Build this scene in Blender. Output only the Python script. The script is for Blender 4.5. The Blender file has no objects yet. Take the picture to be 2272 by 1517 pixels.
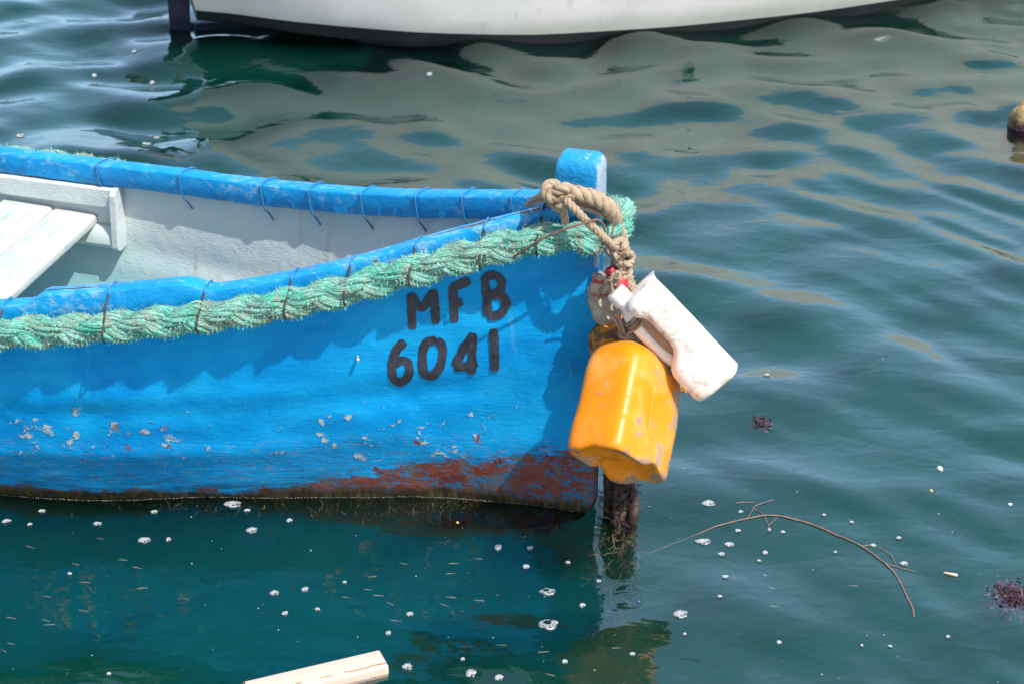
import bpy, math, random
import numpy as np
from mathutils import Vector, Matrix, noise as mnoise
from mathutils.bvhtree import BVHTree
R = math.radians
sc = bpy.context.scene
col = sc.collection
random.seed(11)

# ------------------------------------------------------------------ camera, sky, sun, exposure
CAM_H, PITCH, FPX, PW, PH = 2.5, R(28), 4732.0, 2272.0, 1517.0
cd = bpy.data.cameras.new("camera")
cam = bpy.data.objects.new("camera", cd)
col.objects.link(cam)
cam.location = (0, 0, CAM_H)
cam.rotation_euler = (R(90) - PITCH, 0, 0)
cd.sensor_width = 36.0
cd.lens = 36.0 * FPX / PW
cd.clip_start, cd.clip_end = 0.05, 2000
cd.dof.use_dof = True
cd.dof.focus_distance = 4.22
cd.dof.aperture_fstop = 9.0
sc.camera = cam

SUN = Vector((0.37, -0.38, 0.85)).normalized()
world = bpy.data.worlds.new("World")
sc.world = world
world.use_nodes = True
wn = world.node_tree
sky = wn.nodes.new("ShaderNodeTexSky")
sky.sky_type = 'NISHITA'
sky.sun_disc = False
sky.sun_elevation = math.asin(SUN.z)
sky.sun_rotation = math.atan2(SUN.x, SUN.y)
sky.air_density, sky.dust_density, sky.ozone_density = 1.0, 2.6, 1.0
wn.nodes["Background"].inputs[1].default_value = 0.15
# haze glow added over the sky's far half, to brighten the water's reflections
_tc = wn.nodes.new("ShaderNodeTexCoord")
def _wn(t, ins, **at):
    n = wn.nodes.new(t)
    for k, v in at.items(): setattr(n, k, v)
    for k, v in ins.items():
        if isinstance(v, bpy.types.NodeSocket): wn.links.new(v, n.inputs[k])
        else: n.inputs[k].default_value = v
    return n
_sep = _wn("ShaderNodeSeparateXYZ", {0: _tc.outputs["Generated"]}).outputs
_el = _wn("ShaderNodeMapRange", {0: _sep[2], 1: 1.1, 2: .1}, interpolation_type='SMOOTHSTEP').outputs[0]
_dir = _wn("ShaderNodeMapRange", {0: _sep[1], 1: -.1, 2: .7}, interpolation_type='SMOOTHSTEP').outputs[0]
_map = _wn("ShaderNodeMapping", {"Vector": _tc.outputs["Generated"], "Scale": (1, 1, 3.2)}).outputs[0]
_cl = _wn("ShaderNodeTexNoise", {"Vector": _map, "Scale": 2.6, "Detail": 4.0, "Roughness": .55}).outputs[0]
_cl = _wn("ShaderNodeMapRange", {0: _cl, 1: .38, 2: .68, 3: .8, 4: 1.12}).outputs[0]
_k = _wn("ShaderNodeMath", {0: _wn("ShaderNodeMath", {0: _el, 1: _dir}, operation='MULTIPLY').outputs[0], 1: _cl}, operation='MULTIPLY').outputs[0]
_hz = _wn("ShaderNodeVectorMath", {0: (3.5, 6.1, 9.2), 3: _k}, operation='SCALE').outputs[0]
_sum = _wn("ShaderNodeVectorMath", {0: sky.outputs[0], 1: _hz}, operation='ADD').outputs[0]
wn.links.new(_sum, wn.nodes["Background"].inputs[0])
ld = bpy.data.lights.new("sun", 'SUN')
ld.energy, ld.angle, ld.color = 4.9, R(0.53), (1.0, 0.955, 0.89)
sun = bpy.data.objects.new("sun", ld)
col.objects.link(sun)
sun.location = (3, -3, 8)
sun.rotation_euler = (-SUN).to_track_quat('-Z', 'Y').to_euler()
sc.view_settings.view_transform = 'Standard'
sc.view_settings.look = 'None'
sc.view_settings.exposure = 0.2
sc.view_settings.gamma = 1.0
cy = sc.cycles
cy.max_bounces, cy.diffuse_bounces, cy.glossy_bounces = 8, 3, 4
cy.transmission_bounces, cy.transparent_max_bounces, cy.volume_bounces = 4, 12, 1
cy.sample_clamp_indirect = 4.0
cy.use_denoising = True

# ------------------------------------------------------------------ helpers
FW = Vector((0, math.cos(PITCH), -math.sin(PITCH)))
UP = Vector((0, math.sin(PITCH), math.cos(PITCH)))
CP = Vector((0, 0, CAM_H))
def ray(u, v): return FW + Vector((1, 0, 0)) * ((u - PW / 2) / FPX) - UP * ((v - PH / 2) / FPX)
def atz(u, v, z=0.0):
    r = ray(u, v); return CP + r * ((z - CAM_H) / r.z)
def aty(u, v, y):
    r = ray(u, v); return CP + r * (y / r.y)

def nd(nt, t, ins=None, **at):
    n = nt.nodes.new(t)
    for k, v in at.items(): setattr(n, k, v)
    for k, v in (ins or {}).items():
        s = n.inputs[k]
        if isinstance(v, bpy.types.NodeSocket): nt.links.new(v, s)
        else: s.default_value = v
    return n
class Mat:
    def __init__(self, name):
        self.m = bpy.data.materials.new(name); self.m.use_nodes = True
        self.nt = self.m.node_tree; self.nt.nodes.clear()
        self.out = self.nt.nodes.new("ShaderNodeOutputMaterial")
        self.tc = self.nt.nodes.new("ShaderNodeTexCoord")
        self.obj = self.tc.outputs["Object"]; self.uv = self.tc.outputs["UV"]
    def n(self, t, ins=None, **at): return nd(self.nt, t, ins, **at)
    def math(self, op, a, b=0.0, clamp=False):
        return self.n("ShaderNodeMath", {0: a, 1: b}, operation=op, use_clamp=clamp).outputs[0]
    def sep(self, v): return self.n("ShaderNodeSeparateXYZ", {0: v}).outputs
    def scale(self, v, s, loc=(0, 0, 0), rot=(0, 0, 0)):
        return self.n("ShaderNodeMapping", {"Vector": v, "Scale": s, "Location": loc, "Rotation": rot}).outputs[0]
    def noise(self, v, s, d=3.0, r=0.55, dist=0.0):
        return self.n("ShaderNodeTexNoise", {"Vector": v, "Scale": s, "Detail": d, "Roughness": r, "Distortion": dist}).outputs[0]
    def voro(self, v, s, feature='F1', out="Distance", rnd=1.0):
        return self.n("ShaderNodeTexVoronoi", {"Vector": v, "Scale": s, "Randomness": rnd}, feature=feature).outputs[out]
    def step(self, f, a, b, lo=0.0, hi=1.0):
        return self.n("ShaderNodeMapRange", {0: f, 1: a, 2: b, 3: lo, 4: hi}).outputs[0]
    def mix(self, f, a, b):
        n = self.n("ShaderNodeMix", None, data_type='RGBA')
        for i, v in ((0, f), (6, a), (7, b)):
            if isinstance(v, bpy.types.NodeSocket): self.nt.links.new(v, n.inputs[i])
            else: n.inputs[i].default_value = v if i == 0 else (*v, 1.0)[:4]
        return n.outputs[2]
    def ramp(self, f, stops):
        n = self.n("ShaderNodeValToRGB", {0: f}); e = n.color_ramp.elements
        while len(e) < len(stops): e.new(0.5)
        for q, (p, c) in zip(e, stops): q.position = p; q.color = (*c, 1)
        return n.outputs[0]
    def bump(self, h, strength=0.4, dist=0.01, normal=None):
        d = {"Height": h, "Strength": strength, "Distance": dist}
        if normal is not None: d["Normal"] = normal
        return self.n("ShaderNodeBump", d).outputs[0]
    def surf(self, color, rough=0.5, normal=None, **kw):
        d = {"Base Color": color if isinstance(color, bpy.types.NodeSocket) else (*color, 1), "Roughness": rough}
        if normal is not None: d["Normal"] = normal
        for k, v in kw.items(): d[k.replace("_", " ")] = v
        p = self.n("ShaderNodeBsdfPrincipled", d)
        self.nt.links.new(p.outputs[0], self.out.inputs[0])
        return self.m

class MB:
    """collects geometry for ONE mesh"""
    def __init__(self): self.v = []; self.f = []; self.uv = []; self.mi = []
    def add(self, vs, fs, uvs=None, mi=0):
        o = len(self.v); self.v += [tuple(p) for p in vs]
        for k, f in enumerate(fs):
            self.f.append(tuple(i + o for i in f)); self.mi.append(mi)
            self.uv.append(uvs[k] if uvs else [(0, 0)] * len(f))
    def loft(self, rings, closed=True, caps=True, mi=0, vs=None):
        n = len(rings[0]); V = [p for r in rings for p in r]; F = []; U = []
        L = [0.0]
        for a, b in zip(rings, rings[1:]): L.append(L[-1] + (Vector(a[0]) - Vector(b[0])).length)
        if vs: L = vs
        m = n if closed else n - 1
        for i in range(len(rings) - 1):
            for j in range(m):
                k = (j + 1) % n
                F.append((i * n + j, i * n + k, (i + 1) * n + k, (i + 1) * n + j))
                U.append([(j / n, L[i]), ((j + 1) / n, L[i]), ((j + 1) / n, L[i + 1]), (j / n, L[i + 1])])
        if closed and caps:
            F.append(tuple(range(n - 1, -1, -1))); U.append([(j / n, L[0]) for j in range(n - 1, -1, -1)])
            o = (len(rings) - 1) * n
            F.append(tuple(range(o, o + n))); U.append([(j / n, L[-1]) for j in range(n)])
        self.add(V, F, U, mi)
    def tube(self, pts, rad, n=10, mi=0, round_ends=True):
        pts = [Vector(p) for p in pts]
        rr = rad if isinstance(rad, (list, tuple)) else [rad] * len(pts)
        rings = []
        fr = frames(pts)
        for i, (p, (t, a, b)) in enumerate(zip(pts, fr)):
            rings.append([p + (a * math.cos(2 * math.pi * j / n) + b * math.sin(2 * math.pi * j / n)) * rr[i] for j in range(n)])
        if round_ends:
            def capring(p, t, a, b, r, q): return [p + t * r * math.sin(q) + (a * math.cos(2 * math.pi * j / n) + b * math.sin(2 * math.pi * j / n)) * r * math.cos(q) for j in range(n)]
            t, a, b = fr[0]; pre = [capring(pts[0], -t, a, b, rr[0], q) for q in (1.35, .8)]
            t, a, b = fr[-1]; post = [capring(pts[-1], t, a, b, rr[-1], q) for q in (.8, 1.35)]
            rings = pre + rings + post
        self.loft(rings, mi=mi)
    def obj(self, name, mats, parent=None, smooth=True, loc=None, angle=None):
        me = bpy.data.meshes.new(name)
        vs = self.v
        if loc is not None: vs = [(x - loc[0], y - loc[1], z - loc[2]) for x, y, z in vs]
        me.from_pydata(vs, [], self.f)
        if not isinstance(mats, (list, tuple)): mats = [mats]
        for m in mats: me.materials.append(m)
        me.polygons.foreach_set("material_index", self.mi)
        uvl = me.uv_layers.new(name="UVMap")
        flat = np.array([c for u in self.uv for p in u for c in p], dtype=np.float32)
        uvl.data.foreach_set("uv", flat)
        me.polygons.foreach_set("use_smooth", [smooth] * len(self.f))
        me.validate(); me.update()
        if angle: me.set_sharp_from_angle(angle=R(angle))
        o = bpy.data.objects.new(name, me); col.objects.link(o)
        if parent is not None: o.parent = parent
        if loc is not None: o.location = loc
        return o
    def thing(self, name, mats, label, cat, group=None, smooth=True, angle=None):
        a = np.array(self.v); lo, hi = a.min(0), a.max(0)
        o = self.obj(name, mats, None, smooth, (float((lo[0] + hi[0]) / 2), float((lo[1] + hi[1]) / 2), float(lo[2])), angle)
        return tag(o, label, cat, group)
def tag(o, label=None, cat=None, group=None, kind=None):
    for k, v in (("label", label), ("category", cat), ("group", group), ("kind", kind)):
        if v: o[k] = v
    return o
def empty(name, loc, rz=0.0, **kw):
    o = bpy.data.objects.new(name, None); col.objects.link(o)
    o.location = loc; o.rotation_euler = (0, 0, rz); o.empty_display_size = 0.1
    return tag(o, **kw)
def frames(pts):
    n = len(pts); T = []
    for i in range(n):
        d = pts[min(i + 1, n - 1)] - pts[max(i - 1, 0)]
        T.append(d.normalized() if d.length > 1e-9 else Vector((1, 0, 0)))
    u = Vector((0, 0, 1)) if abs(T[0].z) < .9 else Vector((1, 0, 0))
    a = (u - T[0] * u.dot(T[0])).normalized(); out = []
    for t in T:
        a = a - t * a.dot(t)
        a = a.normalized() if a.length > 1e-6 else t.orthogonal().normalized()
        out.append((t, a.copy(), t.cross(a)))
    return out
def spline(pts, step):
    """Catmull-Rom through pts, resampled at about `step`"""
    P = [Vector(p) for p in pts]
    P = [P[0] * 2 - P[1]] + P + [P[-1] * 2 - P[-2]]
    out = []
    for i in range(1, len(P) - 2):
        p0, p1, p2, p3 = P[i - 1:i + 3]
        k = max(2, int((p2 - p1).length / step))
        for j in range(k):
            t = j / k
            out.append(.5 * ((2 * p1) + (p2 - p0) * t + (2 * p0 - 5 * p1 + 4 * p2 - p3) * t * t + (3 * p1 - p0 - 3 * p2 + p3) * t ** 3))
    out.append(P[-2]); return out
def lerp_tab(x, xs, ys): return float(np.interp(x, xs, ys))
def sst(a, b, x):
    t = min(1, max(0, (x - a) / (b - a))); return t * t * (3 - 2 * t)
def nz(x, y, z, s=1.0): return mnoise.noise(Vector((x * s, y * s, z * s)))
def laid_rope(mb, path, rad, pitch, n=8, strands=3, mi=0, wob=0.0, step=None):
    """three-strand laid rope along path"""
    pts = spline(path, step or rad * .35); fr = frames(pts); L = 0.0
    S = [[] for _ in range(strands)]; rs = rad * .56; off = rad * .5
    for i, (p, (t, a, b)) in enumerate(zip(pts, fr)):
        if i: L += (pts[i] - pts[i - 1]).length
        k = 1.0 + wob * nz(p.x, p.y, p.z, 40)
        for s in range(strands):
            th = 2 * math.pi * (L / pitch + s / strands)
            S[s].append(p + (a * math.cos(th) + b * math.sin(th)) * off * k)
    for s in S: mb.tube(s, rs, n, mi)
def fuzz(mb, anchors, count, ln, wd, mi=0, rnd=random):
    """short bent fibres standing off a surface: anchors = [(point, outward normal, along)]"""
    for _ in range(count):
        p, nrm, al = rnd.choice(anchors)
        d = (nrm * rnd.uniform(.1, .8) + al * rnd.uniform(-1.0, 1.0) + Vector((rnd.gauss(0, .3), rnd.gauss(0, .3), rnd.gauss(0, .3)))).normalized()
        l = ln * rnd.uniform(.35, 1.25)
        s = d.cross(nrm + Vector((.01, .02, .03)))
        s = s.normalized() * wd * .5 if s.length > 1e-5 else Vector((wd * .5, 0, 0))
        d2 = (d + Vector((rnd.gauss(0, .35), rnd.gauss(0, .35), rnd.gauss(0, .35) - .2))).normalized()
        a = p - nrm * .001; b = p + d * l * .5; c = b + d2 * l * .5
        mb.add([a - s, a + s, b + s * .8, b - s * .8, c], [(0, 1, 2, 3), (3, 2, 4)], None, mi)

# ------------------------------------------------------------------ wave field
_rw = np.random.RandomState(5)
_W = []
for lam, cnt, slope, sp in ((1.2, 3, .008, 20), (.75, 5, .014, 28), (.46, 8, .028, 38), (.33, 10, .033, 38), (.23, 10, .026, 32), (.15, 10, .019, 22), (.095, 8, .012, 16)):
    for _ in range(cnt):
        th = R(_rw.normal(66, sp)); k = 2 * math.pi / (lam * _rw.uniform(.85, 1.2))
        _W.append((k * math.cos(th), k * math.sin(th), slope / k * _rw.uniform(.6, 1.3), _rw.uniform(0, 6.28), lam))
def wave(x, y):
    x = np.asarray(x, float); y = np.asarray(y, float)
    S = lambda a, b, t: (lambda q: q * q * (3 - 2 * q))(np.clip((t - a) / (b - a), 0, 1))
    xx = x + .09 * np.sin(2.1 * y + 1.3 * x) + .035 * np.sin(5.3 * y - 3.1 * x); yy = y + .08 * np.sin(2.7 * x - .9 * y + 1) + .03 * np.sin(6.1 * x + 2.2 * y)
    far = .62 + .62 * S(4.4, 5.9, y)
    rip = .35 + .9 * S(.2, 1.6, x) + .5 * S(-.9, -1.7, x) * S(5.5, 6.5, y)
    h = np.zeros_like(xx)
    for i, (kx, ky, a, p, lam) in enumerate(_W): h += a * (rip if lam < .19 else far if lam > .4 else far * (.85 + .45 * S(5.0, 5.8, y))) * np.sin(kx * xx + ky * yy + p)
    lee = 1 - .5 * S(4.3, 3.7, y) * S(.15, -.5, x)      # calmer close under the boat
    edge = S(-5, -3.6, x) * S(5, 3.6, x) * S(1.2, 2.0, y) * S(13, 10.5, y)
    return h * lee * edge

# ------------------------------------------------------------------ setting: water and bed
def build_water():
    xs = np.concatenate([[-200, -80, -30, -12, -7], np.arange(-5, 5.001, .0135), [7, 12, 30, 80, 200]])
    ys = [1.2]
    while ys[-1] < 13: ys.append(ys[-1] + .0115 + .002 * max(0, ys[-1] - 4))
    ys = np.concatenate([[-80, -30, -10, -3, -.5], ys, [16, 22, 40, 90, 220]])
    nx, ny = len(xs), len(ys)
    X, Y = np.meshgrid(xs, ys); Z = wave(X, Y)
    v = np.stack([X, Y, Z], -1).reshape(-1, 3)
    i = np.arange((ny - 1) * nx).reshape(ny - 1, nx)[:, :-1].reshape(-1)
    q = np.stack([i, i + 1, i + nx + 1, i + nx], 1)
    D = -3.2
    b0 = len(v); cor = [(xs[0], ys[0]), (xs[-1], ys[0]), (xs[-1], ys[-1]), (xs[0], ys[-1])]
    v = np.concatenate([v, [(a, b, D) for a, b in cor]])
    ring = [list(range(nx)), [r * nx + nx - 1 for r in range(ny)], [(ny - 1) * nx + c for c in range(nx - 1, -1, -1)], [r * nx for r in range(ny - 1, -1, -1)]]
    extra = [tuple(ring[k][::-1]) + (b0 + k, b0 + (k + 1) % 4) for k in range(4)] + [(b0 + 3, b0 + 2, b0 + 1, b0)]
    me = bpy.data.meshes.new("water")
    tot = q.size + sum(len(e) for e in extra); nf = len(q) + len(extra)
    me.vertices.add(len(v)); me.vertices.foreach_set("co", v.astype(np.float32).reshape(-1))
    me.loops.add(tot); me.polygons.add(nf)
    li = np.concatenate([q.reshape(-1)] + [np.array(e) for e in extra])
    me.loops.foreach_set("vertex_index", li.astype(np.int32))
    sizes = np.concatenate([np.full(len(q), 4), [len(e) for e in extra]])
    me.polygons.foreach_set("loop_start", np.concatenate([[0], np.cumsum(sizes)[:-1]]).astype(np.int32))
    me.polygons.foreach_set("use_smooth", np.concatenate([np.ones(len(q), bool), np.zeros(len(extra), bool)]))
    me.update(calc_edges=True); me.validate()
    o = bpy.data.objects.new("water", me); col.objects.link(o); o["kind"] = "structure"
    M = Mat("sea_water")
    co = M.obj
    rip = M.noise(M.scale(co, (1.0, 1.6, 1.0), rot=(0, 0, R(-20))), 14, 2, .45, .6)
    nrm = M.bump(rip, .085, .02)
    fr = M.n("ShaderNodeFresnel", {"IOR": 1.74, "Normal": nrm}).outputs[0]
    gl = M.n("ShaderNodeBsdfGlossy", {"Color": (1, 1, 1, 1), "Roughness": 0.004, "Normal": nrm})
    tr = M.n("ShaderNodeBsdfTransparent", {"Color": (1, 1, 1, 1)})
    mx = M.n("ShaderNodeMixShader", {0: fr, 1: tr.outputs[0], 2: gl.outputs[0]})
    M.nt.links.new(mx.outputs[0], M.out.inputs[0])
    sct = M.n("ShaderNodeVolumeScatter", {"Color": (0.04, 0.62, 0.49, 1), "Density": 1.0, "Anisotropy": 0.1})
    ab = M.n("ShaderNodeVolumeAbsorption", {"Color": (0.05, 0.46, 0.42, 1), "Density": 2.6})
    ad = M.n("ShaderNodeAddShader", {0: sct.outputs[0], 1: ab.outputs[0]})
    M.nt.links.new(ad.outputs[0], M.out.inputs[1])
    me.materials.append(M.m)
    bed = MB(); bed.add([(-200, -80, -3.6), (200, -80, -3.6), (200, 220, -3.6), (-200, 220, -3.6)], [(0, 1, 2, 3)])
    B = Mat("silt"); bo = bed.obj("seabed", B.surf(B.ramp(B.noise(B.obj, 3), [(.3, (.06, .07, .05)), (.7, (.14, .13, .1))]), .9)); bo["kind"] = "structure"
build_water()

# ------------------------------------------------------------------ blue fishing boat
STEM = atz(1320, 1132, 0)
HEAD = R(16)
boat = empty("fishing_boat", STEM, -HEAD, label="weathered blue open fishing boat with white interior and MFB 6041 painted on its bow", cat="boat")
BM = Matrix.Translation(STEM) @ Matrix.Rotation(-HEAD, 4, 'Z'); BMI = BM.inverted()
SS = [0, .06, .1, .2, .3, .5, .7, .9, 1.1, 1.3, 1.6, 2.0, 2.5, 2.9, 3.1, 3.2]
BI = [-.02, .004, .015, .047, .083, .161, .229, .279, .326, .362, .392, .395, .34, .2, .08, .0]
ZG = [.745, .737, .726, .699, .672, .616, .574, .546, .526, .508, .495, .495, .52, .56, .59, .6]
BWL = [.022, .022, .022, .024, .03, .082, .15, .208, .258, .29, .315, .31, .22, .09, .03, .022]
KD = [.02, .055, .066, .08, .09, .11, .13, .14, .15, .15, .15, .15, .14, .1, .05, .02]
def tab(T):
    xs = np.array(SS); ys = np.array(T)
    def f(s):      # smooth (monotone-ish cubic) interpolation
        s = min(max(s, xs[0]), xs[-1]); i = min(max(int(np.searchsorted(xs, s)) - 1, 0), len(xs) - 2)
        h = xs[i + 1] - xs[i]; t = (s - xs[i]) / h
        m = lambda k: (ys[min(k + 1, len(ys) - 1)] - ys[max(k - 1, 0)]) / (xs[min(k + 1, len(xs) - 1)] - xs[max(k - 1, 0)])
        return float((2 * t ** 3 - 3 * t * t + 1) * ys[i] + (t ** 3 - 2 * t * t + t) * h * m(i) + (-2 * t ** 3 + 3 * t * t) * ys[i + 1] + (t ** 3 - t * t) * h * m(i + 1))
    return f
bi, zg, bwl, kd = tab(BI), tab(ZG), tab(BWL), tab(KD)
RAIL_W, PLANK = .044, .040
def hb(s, z):                                  # outer half-breadth of the hull
    bg = max(bi(s) + PLANK, .024); bw = max(bwl(s), .022)
    if z >= 0:
        t = min(1.0, z / zg(s)); p = lerp_tab(s, [0, .4, .9, 1.3], [1.15, 1.5, 2.3, 2.6])
        b = bw + (bg - bw) * (1 - (1 - t) ** p)
        k = sst(.05, .3, s) * (.75 + .8 * nz(s, 3, 5, 2.2))
        b += .0042 * k * math.exp(-((t - .52 - .05 * s) / .05) ** 2)      # soft strake ridges
        b -= .0036 * k * math.exp(-((t - .43 - .05 * s) / .045) ** 2)
        b += .005 * math.exp(-((t - .27) / .05) ** 2) * sst(.2, .6, s)
        return b
    q = min(1.0, -z / kd(s)); return .018 + (bw - .018) * (1 - q ** 1.6)
def hull_pt(s, z, side):
    b = hb(s, z)
    w = min(1.0, b / .05) if s < 3.15 else 0
    if 0 < s < 3.19:
        b += w * (.0050 * nz(s, z * 1.8, 3 + side, 6) + .0016 * nz(s, z, 7 + side, 22) + .0008 * nz(s * .6, z * 2, 2 + side, 60))
    x = -s - (.10 * min(1.0, (.045 - z) / .11) ** 2 * max(0.0, 1 - s / .32) if z < .045 else 0.0)   # forefoot curves under
    return Vector((x, b * side, z))
M = Mat("blue_hull_paint")
def hull_mat(M):
    co = M.obj; X, Y, Z = M.sep(co)
    st = M.scale(co, (1, .3, 1))
    brush = M.noise(M.scale(co, (6, 3, 46)), 4, 4, .6)
    mott = M.noise(st, 7, 5, .6)
    blue = M.ramp(mott, [(.25, (.0, .23, .58)), (.5, (.0, .275, .66)), (.75, (.002, .34, .73))])
    blue = M.mix(M.step(M.noise(M.scale(co, (3, 2, 24)), 9, 5, .7), .6, .74, 0, .35), blue, (.07, .36, .66))
    fade = M.noise(M.scale(co, (1, .4, 1.7)), 4.2, 5, .65, .6)
    blue = M.mix(M.step(fade, .50, .66, 0, .5), blue, (.012, .42, .76))
    blue = M.mix(M.step(fade, .46, .34, 0, .5), blue, (.0, .17, .50))
    # pale scuffed streaks running down from the rope
    scuff = M.noise(M.scale(co, (14, 4, 2.4), rot=(0, R(14), 0)), 3.2, 4, .6, .4)
    blue = M.mix(M.math('MULTIPLY', M.step(scuff, .66, .74), M.step(Z, .2, .3, 0, .5)), blue, (.10, .38, .62))
    # flaked chips in the band above the waterline
    band = M.math('MULTIPLY', M.step(Z, .07, .13), M.step(Z, .24, .34, 1, 0))
    cn = M.noise(M.scale(co, (1, .4, 1.15)), 26, 5, .62, .25)
    cm = M.noise(st, 5.5, 2, .5)
    chip = M.math('ADD', cn, M.math('MULTIPLY', M.math('SUBTRACT', cm, .5), .26))
    chip = M.math('SUBTRACT', chip, M.step(band, 0, 1, .14, 0))
    chip = M.math('SUBTRACT', chip, M.step(X, -.2, 0, 0, .10))
    chipm = M.step(chip, .628, .636)
    lift = M.step(chip, .585, .628)
    under = M.ramp(M.noise(co, 34, 3, .6), [(.3, (.20, .33, .37)), (.45, (.38, .42, .47)), (.6, (.45, .50, .52)), (.72, (.33, .48, .36))])
    under = M.mix(M.step(M.noise(co, 19, 3), .58, .66), under, (.22, .05, .03))
    c = M.mix(chipm, blue, under)
    # thin yellowish-brown scrapes
    sc1 = M.noise(M.scale(co, (5, 3, 42)), 6, 6, .72, .3)
    scr = M.math('MULTIPLY', M.step(sc1, .56, .61), M.math('MULTIPLY', M.step(Z, .035, .06), M.step(Z, .15, .2, 1, 0)))
    c = M.mix(M.math('MULTIPLY', scr, .8), c, M.ramp(M.noise(co, 50, 2), [(.35, (.11, .05, .03)), (.5, (.30, .26, .17)), (.65, (.05, .22, .34))]))
    # grime plus the shade of the hull's turn, both painted into the lower planks
    gr = M.noise(M.scale(co, (1.2, .5, 9)), 9, 6, .7, .4)
    c = M.mix(M.math('MULTIPLY', M.step(gr, .42, .62, 0, .75), M.step(Z, .17, .05)), c, (.012, .075, .15))
    # red-brown antifouling below, blue flakes left on it
    line = M.math('MAXIMUM', M.math('ADD', M.math('MULTIPLY', X, .185), .160), M.step(X, -1.0, -.5, .024, .024))
    ragged = M.math('MULTIPLY', M.math('SUBTRACT', M.noise(M.scale(co, (.7, .5, 1.9)), 20, 7, .76, .4), .5), .15)
    big = M.math('MULTIPLY', M.math('SUBTRACT', M.noise(M.scale(co, (1, .5, 1)), 7, 2, .5), .5), .05)
    dz = M.math('SUBTRACT', M.math('ADD', line, M.math('ADD', ragged, big)), Z)
    red = M.step(dz, -.002, .003)
    rn = M.noise(M.scale(co, (1, .5, 1.3)), 17, 6, .68, .5)
    rc = M.ramp(rn, [(.34, (.07, .10, .13)), (.44, (.12, .105, .10)), (.49, (.15, .055, .04)), (.58, (.185, .045, .030)), (.66, (.10, .022, .016)), (.74, (.085, .10, .11))])
    rc = M.mix(M.step(M.noise(M.scale(co, (1, .5, 2)), 34, 6, .75), .52, .58), rc, (.02, .13, .27))
    rc = M.mix(M.step(M.noise(M.scale(co, (1, .5, 1.5)), 60, 4, .7), .58, .64, 0, .7), rc, (.05, .035, .03))
    c = M.mix(red, c, rc)
    # slime and weed at the waterline
    sl = M.math('ADD', Z, M.math('MULTIPLY', M.math('SUBTRACT', M.noise(M.scale(co, (1, .5, .5)), 24, 5, .7), .5), .06))
    weed = M.ramp(M.noise(M.scale(co, (2.2, 1, .6)), 30, 4, .7), [(.35, (.010, .011, .008)), (.55, (.045, .034, .014)), (.7, (.11, .075, .018))])
    c = M.mix(M.step(sl, .036, .014), c, weed)
    h = M.math('ADD', M.math('MULTIPLY', brush, .35), M.math('MULTIPLY', M.noise(co, 70, 4, .6), .45))
    h = M.math('ADD', h, M.math('ADD', M.math('MULTIPLY', lift, .9), M.math('MULTIPLY', chipm, -1.6)))
    h = M.math('ADD', h, M.math('MULTIPLY', M.math('MULTIPLY', red, rn), 2.0))
    rough = M.step(M.math('ADD', red, chipm), 0, 1, .42, .7)
    return M.surf(c, rough, M.bump(h, .62, .0042), Specular_IOR_Level=.2)
hull_paint = hull_mat(M)

def build_hull():
    mb = MB(); sts = [0.0] + list(np.arange(.008, .2, .008)) + list(np.arange(.2, 3.2, .012)) + [3.2]
    NZ = 64
    for side in (1, -1):
        rows = []
        for s in sts:
            z0, z1 = -kd(s), zg(s) - .012
            zz = [z0 + (z1 - z0) * (j / NZ) for j in range(NZ + 1)]
            r = [hull_pt(s, z, side) for z in zz]
            rows.append(r if side < 0 else r[::-1])
        mb.loft(rows, closed=False)
    # stem face closing the two sides
    a = [hull_pt(0, -kd(0) + (zg(0) - .012 + kd(0)) * j / NZ, -1) for j in range(NZ + 1)]
    b = [hull_pt(0, -kd(0) + (zg(0) - .012 + kd(0)) * j / NZ, 1) for j in range(NZ + 1)]
    mid = [(p + q) / 2 + Vector((.006, 0, 0)) for p, q in zip(a, b)]
    mb.loft([a, mid, b], closed=False)
    return mb.obj("hull", hull_paint, boat, angle=60)
hull = build_hull()

def lining_mat():
    M = Mat("white_interior_paint"); co = M.obj; X, Y, Z = M.sep(co)
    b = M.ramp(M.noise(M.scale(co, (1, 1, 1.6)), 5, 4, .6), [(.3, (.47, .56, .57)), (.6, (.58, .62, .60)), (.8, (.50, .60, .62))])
    b = M.mix(M.math('MULTIPLY', M.step(X, -.85, -1.25), M.step(Z, .36, .2)), b, (.27, .50, .53))  # teal shade below the thwart, painted into the lower wall aft
    dr = M.noise(M.scale(co, (9, 4, .8)), 2.0, 3, .5, .5)
    b = M.mix(M.math('MULTIPLY', M.step(dr, .60, .74), .6), b, (.36, .28, .19))
    sp = M.noise(co, 55, 3, .7); b = M.mix(M.math('MULTIPLY', M.step(sp, .69, .73), M.step(M.noise(co, 7, 2), .5, .6)), b, (.12, .09, .06))
    h = M.math('ADD', M.noise(co, 13, 5, .6), M.math('MULTIPLY', M.noise(M.scale(co, (1, 1, 5)), 60, 3), .25))
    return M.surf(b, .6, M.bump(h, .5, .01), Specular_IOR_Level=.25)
white_paint = lining_mat()
FLOOR = .10
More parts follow.
